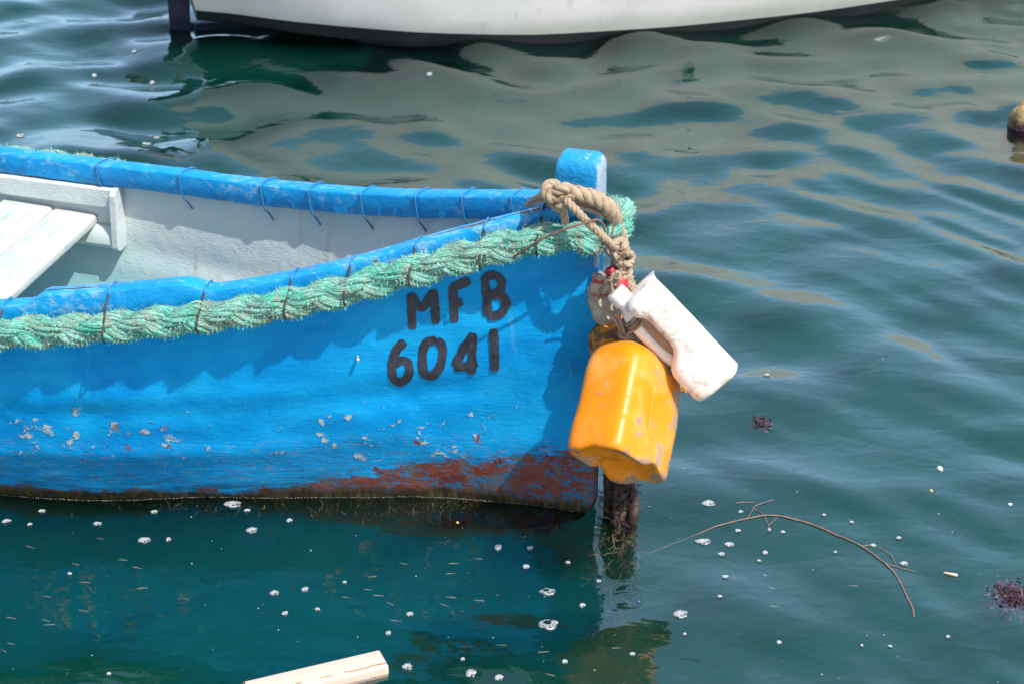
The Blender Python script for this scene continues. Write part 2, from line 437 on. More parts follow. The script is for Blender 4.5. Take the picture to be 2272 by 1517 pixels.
def build_lining():
    mb = MB(); sts = [.1] + list(np.arange(.12, 3.06, .02)); NZ = 36
    for side in (1, -1):
        rows = []
        for s in sts:
            r = []
            for j in range(NZ + 1):
                z = FLOOR - .01 + (zg(s) - .03 - FLOOR + .01) * j / NZ
                b = max(hb(s, z) - .016, .002) + .004 * nz(s, z * 1.5, side * 3, 5) * sst(.1, .4, s)
                r.append(Vector((-s, side * b, z)))
            rows.append(r if side > 0 else r[::-1])
        mb.loft(rows, closed=False)
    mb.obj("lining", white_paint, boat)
    fb = MB(); n = len(sts)
    L = [Vector((-s, max(hb(s, FLOOR) - .014, .002), FLOOR)) for s in sts]; Rr = [Vector((p.x, -p.y, p.z)) for p in L]
    for i in range(n - 1): fb.add([L[i], L[i + 1], Rr[i + 1], Rr[i]], [(0, 1, 2, 3)])
    Mf = Mat("worn_floor_board"); w = Mf.noise(Mf.scale(Mf.obj, (2, 30, 1)), 4, 4)
    fb.obj("floor", Mf.surf(Mf.ramp(w, [(.3, (.15, .24, .25)), (.7, (.32, .4, .4))]), .8), boat)
build_lining()

def rail_mat():
    M = Mat("blue_rail_paint"); co = M.obj; U, V, _ = M.sep(M.uv)
    b = M.ramp(M.noise(co, 9, 5, .6), [(.3, (.001, .22, .54)), (.55, (.003, .27, .61)), (.8, (.03, .36, .66))])
    worn = M.noise(M.scale(co, (1, 2, 2)), 30, 6, .7, .4)
    wm = M.math('ADD', worn, M.math('MULTIPLY', M.math('SUBTRACT', M.noise(co, 4.5, 2), .5), .35))
    b = M.mix(M.step(wm, .54, .70, 0, .75), b, (.27, .47, .62))
    bare = M.step(wm, .685, .695)
    wood = M.ramp(M.noise(M.scale(co, (3, 40, 40)), 5, 4), [(.3, (.08, .055, .045)), (.7, (.30, .23, .19))])
    b = M.mix(bare, b, wood)
    # long drying crack near the upper edge
    wob = M.math('MULTIPLY', M.math('SUBTRACT', M.noise(co, 9, 4, .7), .5), .10)
    cu = M.math('ABSOLUTE', M.math('SUBTRACT', M.math('ADD', U, wob), .385))
    crack = M.math('MULTIPLY', M.step(cu, .006, .014, 1, 0), M.step(M.noise(co, 2.9, 1), .52, .55))
    flake = M.math('MULTIPLY', M.step(cu, .02, .06, 1, 0), M.step(M.noise(co, 16, 4, .7), .50, .54))
    flake = M.math('MULTIPLY', flake, M.step(M.noise(co, 3.1, 1), .5, .56))
    b = M.mix(flake, b, wood); b = M.mix(crack, b, (.02, .02, .025))
    h = M.math('ADD', M.noise(co, 42, 5, .65), M.math('MULTIPLY', M.math('ADD', M.math('ADD', bare, flake), crack), -.8))
    return M.surf(b, .52, M.bump(h, .75, .005), Specular_IOR_Level=.3)
rail_paint = rail_mat()
def pad(s, side):                                # raised rowlock pad on the near rail
    return .022 * sst(1.115, 1.075, s) * sst(.735, .80, s) if side < 0 else 0.0
def rail_sec(s, side):
    b0 = bi(s); z1 = zg(s) + pad(s, side); z0 = zg(s) - .052; w = RAIL_W; r = .0035
    pr = [(0, z0 + r), (0, (z0 + z1) / 2), (0, z1 - r * 1.2), (r * .4, z1 - r * .4), (r * 1.2, z1), (w * .5, z1 + .001), (w - r * 1.2, z1), (w - r * .4, z1 - r * .4), (w, z1 - r * 1.2), (w, (z0 + z1) / 2), (w, z0 + r), (w - r, z0), (r, z0)]
    out = []
    for k, (a, z) in enumerate(pr):
        d = .0012 * nz(s * 3, a * 40 + side, z * 12, 6) + .0006 * nz(s, a * 9, z + side * 2, 45)
        out.append(Vector((-s, side * max(b0 + a + d, .0), z + d)))
    return out
def build_rails():
    for side in (-1, 1):
        mb = MB(); st = list(np.arange(.045 if side < 0 else .07, 3.12, .01))
        rings = [rail_sec(s, side) for s in st]
        if side > 0: rings = [r[::-1] for r in rings]
        mb.loft(rings)
        mb.obj("rail", rail_paint, boat, angle=50)
    # solid bow block filling the point between the rails
    mb = MB(); st = [.002, .02, .04, .06, .08, .1, .12, .14]
    rings = []
    for s in st:
        b = max(bi(s) + .02, .012) ; z1 = zg(s) - .006; z0 = zg(s) - .12
        rings.append([Vector((-s, -b, z0)), Vector((-s, -b, z1 - .004)), Vector((-s, -b + .004, z1)), Vector((-s, b - .004, z1)), Vector((-s, b, z1 - .004)), Vector((-s, b, z0))])
    mb.loft(rings); mb.obj("breasthook", rail_paint, boat, angle=40)
build_rails()
def build_post():
    mb = MB(); rings = []
    x0, x1, w = -.090, .002, .034
    for z, ins in ((.60, 0), (.70, 0), (.76, 0), (.775, 0), (.79, 0), (.80, 0), (.814, .0015), (.825, .006), (.832, .011), (.834, .015)):
        r = .006 + ins * .3; X0, X1, Wd = x0 + ins * .8, x1 - ins * .9, w - ins
        pts = []
        for (cx, cy, q) in ((X1 - r, Wd - r, 0), (X0 + r, Wd - r, 1), (X0 + r, -Wd + r, 2), (X1 - r, -Wd + r, 3)):
            for k in range(4):
                t = (q + k / 3) * math.pi / 2
                pts.append(Vector((cx + r * math.cos(t), cy + r * math.sin(t), z)))
        pts = [p + Vector((1, 1, .5)) * (.0014 * nz(p.x, p.y, p.z, 22) + .0008 * nz(p.x, p.y, p.z, 60)) for p in pts]
        rings.append(pts)
    full = []
    for a, b in zip(rings, rings[1:]):
        k = max(1, int((b[0].z - a[0].z) / .008))
        full += [[p.lerp(q, j / k) + Vector((.0009 * nz(p.x * 1.0, p.y, p.z + j * .01, 70), 0, 0)) for p, q in zip(a, b)] for j in range(k)]
    full.append(rings[-1]); mb.loft(full)
    M = Mat("blue_post_paint"); co = M.obj; X, Y, Z = M.sep(co)
    b = M.ramp(M.noise(co, 14, 5, .6), [(.3, (.005, .23, .53)), (.6, (.009, .285, .59)), (.8, (.04, .38, .64))])
    edge = M.step(M.math('ADD', X, M.math('MULTIPLY', M.math('SUBTRACT', M.noise(co, 40, 4, .7), .5), .02)), -.006, -.001)  # front face paled: its sunlit brightness is painted into the colour
    top = M.step(M.math('ADD', Z, M.math('MULTIPLY', M.math('SUBTRACT', M.noise(co, 45, 4, .7), .5), .03)), .824, .834)
    wear = M.step(M.noise(co, 38, 5, .75), .60, .64)
    b = M.mix(M.math('MAXIMUM', M.math('MULTIPLY', edge, .75), M.math('MULTIPLY', wear, M.math('MAXIMUM', edge, M.math('ADD', top, .12)))), b, M.ramp(M.noise(co, 60, 3), [(.4, (.36, .47, .58)), (.6, (.48, .45, .42))]))
    h = M.math('ADD', M.noise(M.scale(co, (1, 1, 1)), 75, 5, .65), M.math('MULTIPLY', M.noise(co, 24, 3), 1.2))
    mb.obj("stem_post", M.surf(b, .42, M.bump(h, .75, .0055), Specular_IOR_Level=.4), boat, angle=50)
build_post()

# thwart, riser and their fastenings
def plank_box(mb, c0, ex, ey, ez, r=.004, mi=0, seg=1):
    """rounded plank: c0 corner, edge vectors ex (long), ey (wide), ez (thick)"""
    lx, ly, lz = ex.length, ey.length, ez.length; X, Y, Z = ex.normalized(), ey.normalized(), ez.normalized()
    prof = []
    for (a, b, q) in ((ly - r, lz - r, 0), (r, lz - r, 1), (r, r, 2), (ly - r, r, 3)):
        for k in range(4):
            t = (q + k / 3) * math.pi / 2; prof.append((a + r * math.cos(t), b + r * math.sin(t)))
    rings = []
    cuts = [0, r * .3, r] + [lx * k / (seg + 1) for k in range(1, seg + 1)] + [lx - r, lx - r * .3, lx]
    for x in cuts:
        e = min(x, lx - x); ins = r * (1 - math.sqrt(max(0, 1 - (1 - min(e, r) / r) ** 2))) if e < r else 0
        rings.append([c0 + X * x + Y * (ly / 2 + (a - ly / 2) * (1 - 2 * ins / ly)) + Z * (lz / 2 + (b - lz / 2) * (1 - 2 * ins / lz)) for a, b in prof])
    if X.cross(Y).dot(Z) < 0: rings = [q[::-1] for q in rings]
    mb.loft(rings, mi=mi)
def thwart_mat():
    M = Mat("flaking_white_thwart_paint"); co = M.obj
    g = M.noise(M.scale(co, (26, 2.5, 12), rot=(0, 0, 0)), 3, 6, .7, .3)
    b = M.ramp(M.noise(co, 8, 4), [(.3, (.40, .50, .51)), (.6, (.55, .54, .49)), (.8, (.46, .54, .55))])
    b = M.mix(M.step(g, .54, .66, 0, .8), b, (.24, .40, .46))
    b = M.mix(M.step(g, .655, .685), b, (.28, .18, .12))
    return M.surf(b, .65, M.bump(M.math('ADD', g, M.noise(co, 90, 3)), .4, .003))
thw_paint = thwart_mat()
def build_thwart():
    s0, zt = 1.325, .376
    for k, (sa, wd) in enumerate(((s0, .118), (s0 + .122, .14))):
        ye = hb(sa + wd / 2, zt) - .03
        mb = MB(); plank_box(mb, Vector((-sa - wd, -ye, zt - .028)), Vector((0, 2 * ye, 0)), Vector((wd, 0, 0)), Vector((0, 0, .028)), .009, seg=20)
        mb.obj("thwart_plank", thw_paint, boat, angle=50)
    for side in (1, -1):
        def along(off_out, off_in, z0f, z1f, sa, sb, name, mat, r=.004):
            mb = MB(); rings = []
            for s in np.linspace(sa, sb, 40):
                z0, z1 = zg(s) + z0f, zg(s) + z1f; o = [hb(s, z) - .014 for z in (z0, z1)]
                pr = [(o[0] - off_out, z0), (o[0] - off_in + r, z0), (o[0] - off_in, z0 + r), (o[1] - off_in, z1 - r), (o[1] - off_in + r, z1), (o[1] - off_out, z1)]
                rings.append([Vector((-s, side * a, z)) for a, z in (pr if side < 0 else pr[::-1])])
            mb.loft(rings); return mb.obj(name, mat, boat, angle=40)
        along(-.002, .034, -.105, -.055, 1.27, 1.95, "riser", white_paint)
        along(-.002, .016, -.155, -.105, 1.272, 1.95, "riser", white_paint)
        along(-.002, .046, -.205, -.155, 1.27, 1.95, "riser", white_paint, .014)
        along(-.003, .050, -.208, -.053, 1.255, 1.27, "riser_end", white_paint, .012)
build_thwart()
hull_bm = BVHTree.FromPolygons([BM @ v.co for v in hull.data.vertices], [tuple(p.vertices) for p in hull.data.polygons])
def on_hull(u, v, lift=.0):
    r = ray(u, v).normalized(); h = hull_bm.ray_cast(CP, r)
    if h[0] is None: return None, None
    n = h[1] if h[1].dot(r) < 0 else -h[1]
    return h[0] + n * lift, n

# lettering brushed on the bow: strokes of black paint, each a thin sheet over the planking
STROKES1 = [[(912, 650), (913, 692), (915, 730)], [(910, 652), (936, 682), (962, 645)], [(962, 642), (965, 682), (967, 718)],
            [(1005, 632), (1006, 670), (1009, 714)], [(1003, 637), (1022, 630), (1043, 620)], [(1005, 676), (1026, 668)],
            [(1075, 612), (1080, 655), (1082, 700)], [(1074, 614), (1098, 610), (1112, 622), (1110, 642), (1084, 655)], [(1084, 656), (1112, 655), (1123, 672), (1112, 694), (1082, 702)]]
STROKES2 = [[(898, 756), (880, 775), (870, 805), (872, 836), (888, 846), (906, 832), (906, 806), (890, 798), (872, 810)],
            [(970, 752), (944, 762), (937, 795), (941, 825), (958, 832), (976, 812), (982, 775), (970, 750)],
            [(1052, 740), (1028, 775), (1008, 812)], [(1008, 814), (1035, 811), (1060, 804)], [(1048, 738), (1048, 780), (1046, 828)],
            [(1095, 728), (1097, 775), (1098, 822)]]
def lettering(strokes, name):
    mb = MB()
    for si, st in enumerate(strokes):
        P = spline([Vector((a, b, 0)) for a, b in st], 3.0); rows = []
        for i, p in enumerate(P):
            d = (P[min(i + 1, len(P) - 1)] - P[max(i - 1, 0)]).normalized(); nn = Vector((-d.y, d.x, 0))
            w = 9.9 + 1.8 * nz(p.x, p.y, si * 3, .07); e = min(i, len(P) - 1 - i)
            if e < 2: w *= .72 + .14 * e
            rows.append([on_hull((p + nn * w * k).x + 1.4 * nz(p.x, p.y, k, .3), (p + nn * w * k).y, .0016 + .00022 * si)[0] for k in (-1, -.5, 0, .5, 1)])
        rows = [r for r in rows if all(q is not None for q in r)]
        mb.loft([[BMI @ q for q in r] for r in rows], closed=False)
    M = Mat("black_brushed_paint"); n = M.noise(M.scale(M.obj, (1, 1, .5)), 60, 5, .7)
    mb.obj(name, M.surf(M.ramp(n, [(.3, (.016, .018, .028)), (.6, (.036, .040, .06)), (.74, (.06, .09, .14))]), .5, M.bump(M.noise(M.obj, 60, 4), .4, .003)), boat)
lettering(STROKES1, "lettering"); lettering(STROKES2, "lettering")

# nail heads
Mn = Mat("old_nail"); nail_m = Mn.surf(Mn.ramp(Mn.noise(Mn.obj, 200, 3), [(.3, (.22, .2, .18)), (.7, (.45, .44, .42))]), .5)
def nail(u, v, r, proud):
    p, n = on_hull(u, v)
    if p is None: return
    mb = MB(); mb.tube([BMI @ (p - n * .004), BMI @ (p + n * proud)], r * .6, 8)
    mb.tube([BMI @ (p + n * proud * .85), BMI @ (p + n * proud)], r, 10); mb.obj("nail", nail_m, boat)
nail(793, 790, .0042, .012); nail(1166, 497, .004, .006)

# ------------------------------------------------------------------ green rope fender along the gunwale and round the stem
def rope_center(s, side):
    return Vector((-s, side * (bi(s) + RAIL_W + .029), zg(s) - .046 - .012 * sst(.12, .02, s) - .030 * (side > 0) + .03 * (side > 0) * sst(1.05, 1.35, s)))
def green_rope():
    path = [rope_center(s, -1) for s in np.arange(2.9, .05, -.06)]
    path += [Vector((.0, -.052, zg(0) - .068)), Vector((.030, -.026, zg(0) - .066)), Vector((.038, .006, zg(0) - .05)), Vector((.02, .045, zg(0) - .05))]
    path += [rope_center(s, 1) for s in np.arange(.08, 2.9, .06)]
    pts = spline(path, .006); fr = []
    T = [(pts[min(i + 1, len(pts) - 1)] - pts[max(i - 1, 0)]).normalized() for i in range(len(pts))]
    strands = [[], [], []]; L = 0; per = .265; anch = []
    for i, p in enumerate(pts):
        if i: L += (p - pts[i - 1]).length
        t = T[i]; up = Vector((0, 0, 1)); up = (up - t * up.dot(t)).normalized(); out = t.cross(up)
        if out.dot(Vector((0, p.y, 0))) < 0 and abs(p.y) > .03: out = -out
        if abs(p.y) <= .05 and p.x > -.06: out = Vector((p.x + .1, p.y, 0)).normalized()
        k = 1 + .12 * nz(p.x, p.y, p.z, 9)
        for s in range(3):
            th = 2 * math.pi * (L / per + s / 3)
            c = p + up * (.0152 * k * math.sin(th)) + out * (.0110 * math.sin(2 * th)) + Vector((nz(p.x, s, 1, 14), nz(p.x, s, 5, 14), nz(p.x, s, 9, 14))) * .0035
            r = .0168 * (1 + .08 * nz(c.x, c.y, c.z, 25))
            strands[s].append((c, r, up, out, t))
    mb = MB(); fz = [MB() for _ in range(1)]
    for s, st in enumerate(strands):
        P = [q[0] for q in st]; fr = frames(P); n = 16; rings = []; tw = 0
        for i, (p, (t, a, b)) in enumerate(zip(P, fr)):
            r = st[i][1]; ring = []
            for j in range(n):
                q = 2 * math.pi * j / n + i * .16
                d = a * math.cos(q) + b * math.sin(q)
                rr = r * (.84 + .06 * nz(p.x + d.x * .03, p.y + d.y * .03, p.z + d.z * .03, 70))
                ring.append(p + d * rr)
                if d.dot(st[i][3]) > -.35: anch.append((p + d * rr * 1.27, d, (t * .8 + (d.cross(t)) * .5).normalized()))
            rings.append(ring)
        mb.loft(rings)
        ny = 7
        for yk in range(ny):
            Y_ = []; Rr = []; l = 0.0; ph = random.uniform(0, .5)
            for i in range(0, len(P), 1):
                p = P[i]; t, a, b = fr[i]
                if i: l += (P[i] - P[i - 1]).length
                q = 2 * math.pi * (yk / ny + l / .17) + ph + .3 * nz(p.x, p.y, yk * 3 + s, 20)
                r = st[i][1] * (.74 + .12 * nz(p.x, p.z, yk * 5 + s * 2, 35))
                Y_.append(p + (a * math.cos(q) + b * math.sin(q)) * r); Rr.append(.0062 * (1 + .22 * nz(p.x, p.y, yk * 7 + s, 50)))
            mb.tube(Y_, Rr, 6)
    rr = random.Random(4)
    fuzz(mb, anch, 60000, .0085, .0011, 1, rr)
    fuzz(mb, anch, 500, .018, .0008, 1, rr)
    fuzz(mb, anch, 20000, .008, .0011, 2, rr)
    M = Mat("green_rope_strand"); U, V, _ = M.sep(M.uv)
    f = M.n("ShaderNodeCombineXYZ", {0: M.math('MULTIPLY', U, 7), 1: M.math('MULTIPLY', V, 16), 2: 0.0}).outputs[0]
    fib = M.noise(f, 1.6, 5, .75); pat = M.noise(M.obj, 20, 4, .65)
    c = M.ramp(pat, [(.28, (.36, .33, .25)), (.38, (.33, .50, .42)), (.48, (.33, .68, .58)), (.60, (.12, .60, .48)), (.74, (.03, .50, .36))])
    c = M.mix(M.step(fib, .40, .60, .9, 0), c, (.07, .15, .11))
    c = M.mix(M.step(M.noise(M.obj, 34, 3), .60, .68, 0, .7), c, (.32, .27, .19))
    mat0 = M.surf(c, .7, M.bump(fib, .9, .006), Specular_IOR_Level=.25)
    M = Mat("green_rope_fibre"); c = M.ramp(M.noise(M.obj, 26, 3), [(.32, (.40, .40, .31)), (.43, (.34, .66, .57)), (.55, (.13, .63, .51)), (.70, (.03, .52, .37))])
    mat1 = M.surf(c, .6, None, Specular_IOR_Level=.25)
    M = Mat("faded_rope_fibre"); mat2 = M.surf(M.ramp(M.noise(M.obj, 30, 2), [(.3, (.32, .28, .2)), (.7, (.50, .60, .48))]), .7)
    W = MB(); W.f, W.uv, W.mi = mb.f, mb.uv, mb.mi; W.v = [tuple(BM @ Vector(p)) for p in mb.v]
    return W.thing("rope", [mat0, mat1, mat2], "thick frayed green plaited rope lashed along the blue boat's gunwale and round its stem", "rope")
green_rope()

# wire lashings round the rail
def wire_ties():
    Mb = Mat("painted_wire"); blue = Mb.surf((.03, .17, .34), .45)
    Md = Mat("rusty_wire"); dark = Md.surf(Md.ramp(Md.noise(Md.obj, 90, 3), [(.35, (.03, .028, .03)), (.7, (.09, .06, .045))]), .6, Metallic=.3)
    def solve(u, side):      # station whose rail projects at pixel column u
        best = None
        for s in np.arange(.03, 1.6, .004):
            p = BM @ Vector((-s, side * (bi(s) + .01), zg(s)))
            uu = PW / 2 + FPX * p.x / ((p - CP).dot(FW))
            if best is None or abs(uu - u) < best[0]: best = (abs(uu - u), s)
        return best[1]
    for u in (22, 255, 468, 655, 785, 932, 1078, 1206):
        s = solve(u, -1); b = bi(s); z = zg(s) + pad(s, -1); sl = random.uniform(.006, .016)
        q = lambda ds, y, zz: Vector((-s + ds, -y, zz))
        mb = MB(); e = .0022
        P = [q(0, b - .012 + .03, z - .08), q(0, b - e, z - .058), q(0, b - e, z - .01), q(.001, b + .004, z + e), q(sl * .4, b + RAIL_W - .006, z + e + .001), q(sl * .6, b + RAIL_W + .004, z - .006)]
        mb.tube(spline(P, .004), .0021, 8)
        P2 = [P[-1], q(sl * .9, b + RAIL_W + .028, z - .020), q(sl * 1.1, b + RAIL_W + .054, zg(s) - .036), q(sl * 1.2, b + RAIL_W + .062, zg(s) - .052), q(sl * 1.1, b + RAIL_W + .052, zg(s) - .068)]
        mb.tube(spline(P2, .004), .0022, 8, 1)
        mb.obj("wire_tie", [blue, dark], boat)
    for u in (218, 403, 582, 688, 806, 924, 1028, 1138):
        s = solve(u, 1); b = bi(s); z = zg(s); e = .0022; sl = random.uniform(.008, .016)
        q = lambda ds, y, zz: Vector((-s + ds, y, zz))
        P = [q(sl * 1.6, b + .012, z - .088), q(sl * 1.0, b + .006, z - .070), q(sl * .5, b - e, z - .054), q(.0, b - e - .001, z - .012), q(.0, b + .004, z + e), q(sl, b + RAIL_W, z + e), q(sl * 1.3, b + RAIL_W + .03, z - .02)]
        mb = MB(); mb.tube(spline(P, .004), .0021, 8); mb.obj("wire_tie", [blue, dark], boat)
wire_ties()

# ------------------------------------------------------------------ ropes and floats hung at the bow
SY = STEM.y
def Q(u, v, dy): return aty(u, v, SY + dy)
def rope_mat(name, a, b, dirt, s=1.0):
    M = Mat(name); U, V, _ = M.sep(M.uv)
    f = M.n("ShaderNodeCombineXYZ", {0: M.math('MULTIPLY', U, 14), 1: M.math('MULTIPLY', M.math('ADD', V, M.math('MULTIPLY', U, .012)), 60), 2: 0.0}).outputs[0]
    fib = M.noise(f, 2.2, 4, .65)
    c = M.mix(M.noise(M.obj, 30, 4), a, b)
    c = M.mix(M.step(M.noise(M.obj, 22, 4, .65), .56, .66, 0, .8), c, dirt)
    c = M.mix(M.step(fib, .35, .55, .45, 0), c, tuple(x * .5 for x in dirt))
    return M.surf(c, .8, M.bump(fib, .7, .003), Specular_IOR_Level=.15)
tan = rope_mat("tan_rope", (.38, .29, .20), (.54, .43, .31), (.22, .15, .09))
grey = rope_mat("grey_cord", (.33, .26, .21), (.46, .37, .30), (.16, .11, .08))
def fuzz_path(mb, path, rad, count, ln, mi=0, seed=1):
    pts = spline(path, rad * .5); fr = frames(pts); an = []; rr = random.Random(seed)
    for p, (t, a, b) in zip(pts, fr):
        for _ in range(6):
            q = rr.uniform(0, 6.28); d = a * math.cos(q) + b * math.sin(q); an.append((p + d * rad * .95, d, t))
    fuzz(mb, an, count, ln, .0009, mi, rr)
def bow_ropes():
    # thick hawser round the post
    mb = MB()
    P = [Q(1243, 424, -.066), Q(1270, 428, -.064), Q(1300, 434, -.062), Q(1330, 446, -.060), Q(1352, 464, -.054), Q(1366, 492, -.030), Q(1362, 500, .0), Q(1348, 486, .035), Q(1318, 470, .062), Q(1275, 452, .070), Q(1238, 438, .05), Q(1222, 432, .0), Q(1228, 428, -.045), Q(1243, 424, -.066)]
    laid_rope(mb, P, .0165, .062, 10, wob=.1)
    # its knot
    K = Q(1236, 428, -.070)
    kp = []
    for i in range(26):
        t = 2 * math.pi * i / 25
        kp.append(K + Vector((.013 * (math.sin(t) + 2 * math.sin(2 * t)) * .62, -.008 + .011 * math.sin(3 * t), .014 * (math.cos(t) - 2 * math.cos(2 * t)) * .62)))
    laid_rope(mb, kp, .0115, .05, 8)
    tl = [K + Vector((.004, -.012, -.012)), K + Vector((.012, -.018, -.034)), K + Vector((.016, -.016, -.055))]
    laid_rope(mb, tl, .0085, .04, 8)
    for k in range(40):
        b = tl[-1]; d = Vector((random.gauss(0, .5), random.gauss(0, .4), -1)).normalized()
        s = Vector((.0006, 0, 0)); mb.add([b - s, b + s, b + d * random.uniform(.006, .02)], [(0, 1, 2)])
    fuzz_path(mb, P[:8], .0165, 900, .007)
    mb.thing("hawser", tan, "thick tan laid rope knotted round the blue stem post", "rope")
    # smooth cords under the hawser
    mb = MB()
    mb.tube(spline([Q(1172, 452, -.012), Q(1190, 438, -.045), Q(1215, 433, -.066), Q(1250, 443, -.062), Q(1290, 452, -.056), Q(1330, 470, -.050), Q(1356, 478, -.03), Q(1355, 480, .02), Q(1300, 466, .07), Q(1240, 448, .06), Q(1195, 440, .03), Q(1176, 447, .004), Q(1176, 455, -.012), Q(1196, 446, -.048), Q(1225, 446, -.068), Q(1270, 455, -.060), Q(1310, 465, -.055), Q(1345, 477, -.044), Q(1362, 488, -.01)], .004), .0053, 10)
    mb.tube(spline([Q(1168, 455, -.0), Q(1186, 440, -.05), Q(1214, 437, -.074), Q(1240, 446, -.074), Q(1275, 457, -.066), Q(1320, 471, -.058), Q(1345, 483, -.052), Q(1360, 492, -.02)], .004), .005, 10)
    mb.thing("cord", grey, "thin smooth grey cord looped under the thick tan rope on the bow", "cord")
    # lashing rope from the knot down to the floats, ending in a black whipped tail
    mb = MB()
    P = [Q(1246, 436, -.085), Q(1266, 455, -.105), Q(1295, 485, -.120), Q(1328, 516, -.128), Q(1352, 540, -.122), Q(1372, 558, -.100), Q(1378, 590, -.098), Q(1384, 625, -.104), Q(1394, 665, -.118), Q(1410, 695, -.130), Q(1424, 705, -.134)]
    laid_rope(mb, P, .0084, .034, 8, wob=.1)
    P2 = [Q(1418, 690, -.135), Q(1428, 712, -.142), Q(1436, 735, -.142), Q(1440, 748, -.138)]
    laid_rope(mb, P2, .0076, .034, 8, mi=1)
    rr = random.Random(3)
    for k in range(30):
        d = Vector((rr.gauss(0, .5), rr.gauss(0, .4), -1)).normalized(); s = Vector((.0006, 0, 0)); b = P2[-1]
        mb.add([b - s, b + s, b + d * rr.uniform(.006, .016)], [(0, 1, 2)], None, 1)
    fuzz_path(mb, P, .0084, 500, .005)
    Mb = Mat("tarred_end"); tar = Mb.surf(Mb.ramp(Mb.noise(Mb.obj, 90, 3), [(.45, (.02, .02, .022)), (.6, (.06, .06, .065)), (.75, (.4, .36, .3))]), .5)
    mb.thing("lashing_rope", [tan, tar], "tan laid rope slanting from the post knot to the floats with black tarred tail", "rope")
    # fouled bundle of knots in front of the stem
    mb = MB()
    laid_rope(mb, [Q(1366, 480, -.035), Q(1378, 510, -.040), Q(1386, 540, -.05), Q(1390, 565, -.07), Q(1394, 595, -.085), Q(1396, 620, -.10), Q(1408, 645, -.115), Q(1424, 660, -.13), Q(1440, 682, -.145), Q(1446, 690, -.15)], .0090, .036, 8, wob=.15)
    for (u, v, dy, r, sd) in ((1368, 552, -.105, .0098, 0), (1384, 572, -.095, .0098, 1.0), (1376, 592, -.075, .0088, 2.0)):
        c = Q(u, v, dy); kp = []
        for i in range(21):
            t = 2 * math.pi * i / 20
            kp.append(c + Matrix.Rotation(sd, 3, 'Y') @ Vector((.012 * math.sin(t) + .006 * math.sin(2 * t), .010 * math.sin(3 * t), .015 * math.cos(t))))
        laid_rope(mb, kp, r * .78, .034, 8)
    laid_rope(mb, [Q(1350, 556, -.05), Q(1366, 574, -.07), Q(1380, 606, -.08), Q(1386, 640, -.09), Q(1390, 690, -.09), Q(1384, 735, -.10)], .0080, .034, 8, mi=1)
    laid_rope(mb, [Q(1388, 600, -.06), Q(1394, 650, -.065), Q(1398, 700, -.07), Q(1402, 740, -.075)], .011, .04, 8, mi=1)
    fuzz_path(mb, [Q(1366, 480, -.035), Q(1390, 565, -.07), Q(1396, 620, -.10), Q(1440, 682, -.145)], .009, 600, .006)
    mb.thing("rope_bundle", [tan, grey], "fouled bundle of knotted tan ropes hanging in front of the blue stem", "rope")
    # thin brown cords holding the floats
    mb = MB()
    mb.tube(spline([Q(1392, 604, -.10), Q(1376, 608, -.11), Q(1360, 614, -.115), Q(1346, 626, -.115), Q(1334, 642, -.10), Q(1329, 658, -.09), Q(1335, 664, -.10), Q(1330, 674, -.11), Q(1345, 692, -.118), Q(1366, 712, -.125), Q(1380, 738, -.13), Q(1390, 756, -.13)], .004), .0040, 8)
    mb.tube(spline([Q(1356, 622, -.118), Q(1362, 660, -.125), Q(1372, 700, -.13), Q(1384, 735, -.135), Q(1392, 756, -.132)], .004), .0038, 8)
    for i in range(3):
        c = Q(1366 - 3 * i, 612 + 6 * i, -.118)
        mb.tube([c + Vector((.008 * math.cos(t), .006 * math.sin(2 * t), .007 * math.sin(t))) for t in np.linspace(0, 6.28, 18)], .0038, 8)
    mb.tube(spline([Q(1446, 690, -.155), Q(1424, 712, -.15), Q(1402, 732, -.14), Q(1390, 748, -.138), Q(1408, 752, -.135), Q(1418, 762, -.13)], .004), .0045, 8)
    for k, (u, v) in enumerate(((1388, 742), (1391, 750))):
        c = Q(u, v, -.133); mb.tube([c + Vector((.011 * math.cos(t), .010 * math.sin(t), .004 * math.sin(t + k))) for t in np.linspace(0, 6.28, 18)], .0042, 8)
    mb.thing("cord", rope_mat("brown_cord", (.34, .26, .19), (.46, .36, .27), (.13, .09, .06)), "thin brown tangled cord tying the front orange can to the rope bundle", "cord")
    # thin rusty wire over the green rope
    mb = MB()
    mb.tube(spline([Q(1140, 570, -.128), Q(1180, 545, -.140), Q(1215, 525, -.144), Q(1265, 505, -.140), Q(1310, 492, -.128), Q(1326, 488, -.120), Q(1338, 498, -.125), Q(1342, 512, -.125)], .004), .0024, 8)
    mb.tube(spline([Q(1358, 478, -.06), Q(1361, 500, -.08), Q(1358, 520, -.105), Q(1353, 530, -.12)], .004), .0018, 8)
    mb.tube(spline([Q(1351, 545, -.14), Q(1356, 562, -.13), Q(1368, 580, -.125), Q(1382, 596, -.14), Q(1391, 603, -.14)], .004), .0017, 8)
    Mr = Mat("rust_wire"); mb.thing("wire", Mr.surf(Mr.ramp(Mr.noise(Mr.obj, 80, 3), [(.35, (.06, .045, .04)), (.7, (.2, .09, .06))]), .6), "thin dark rusty wire slanting across the green rope near the stem", "wire")
bow_ropes()

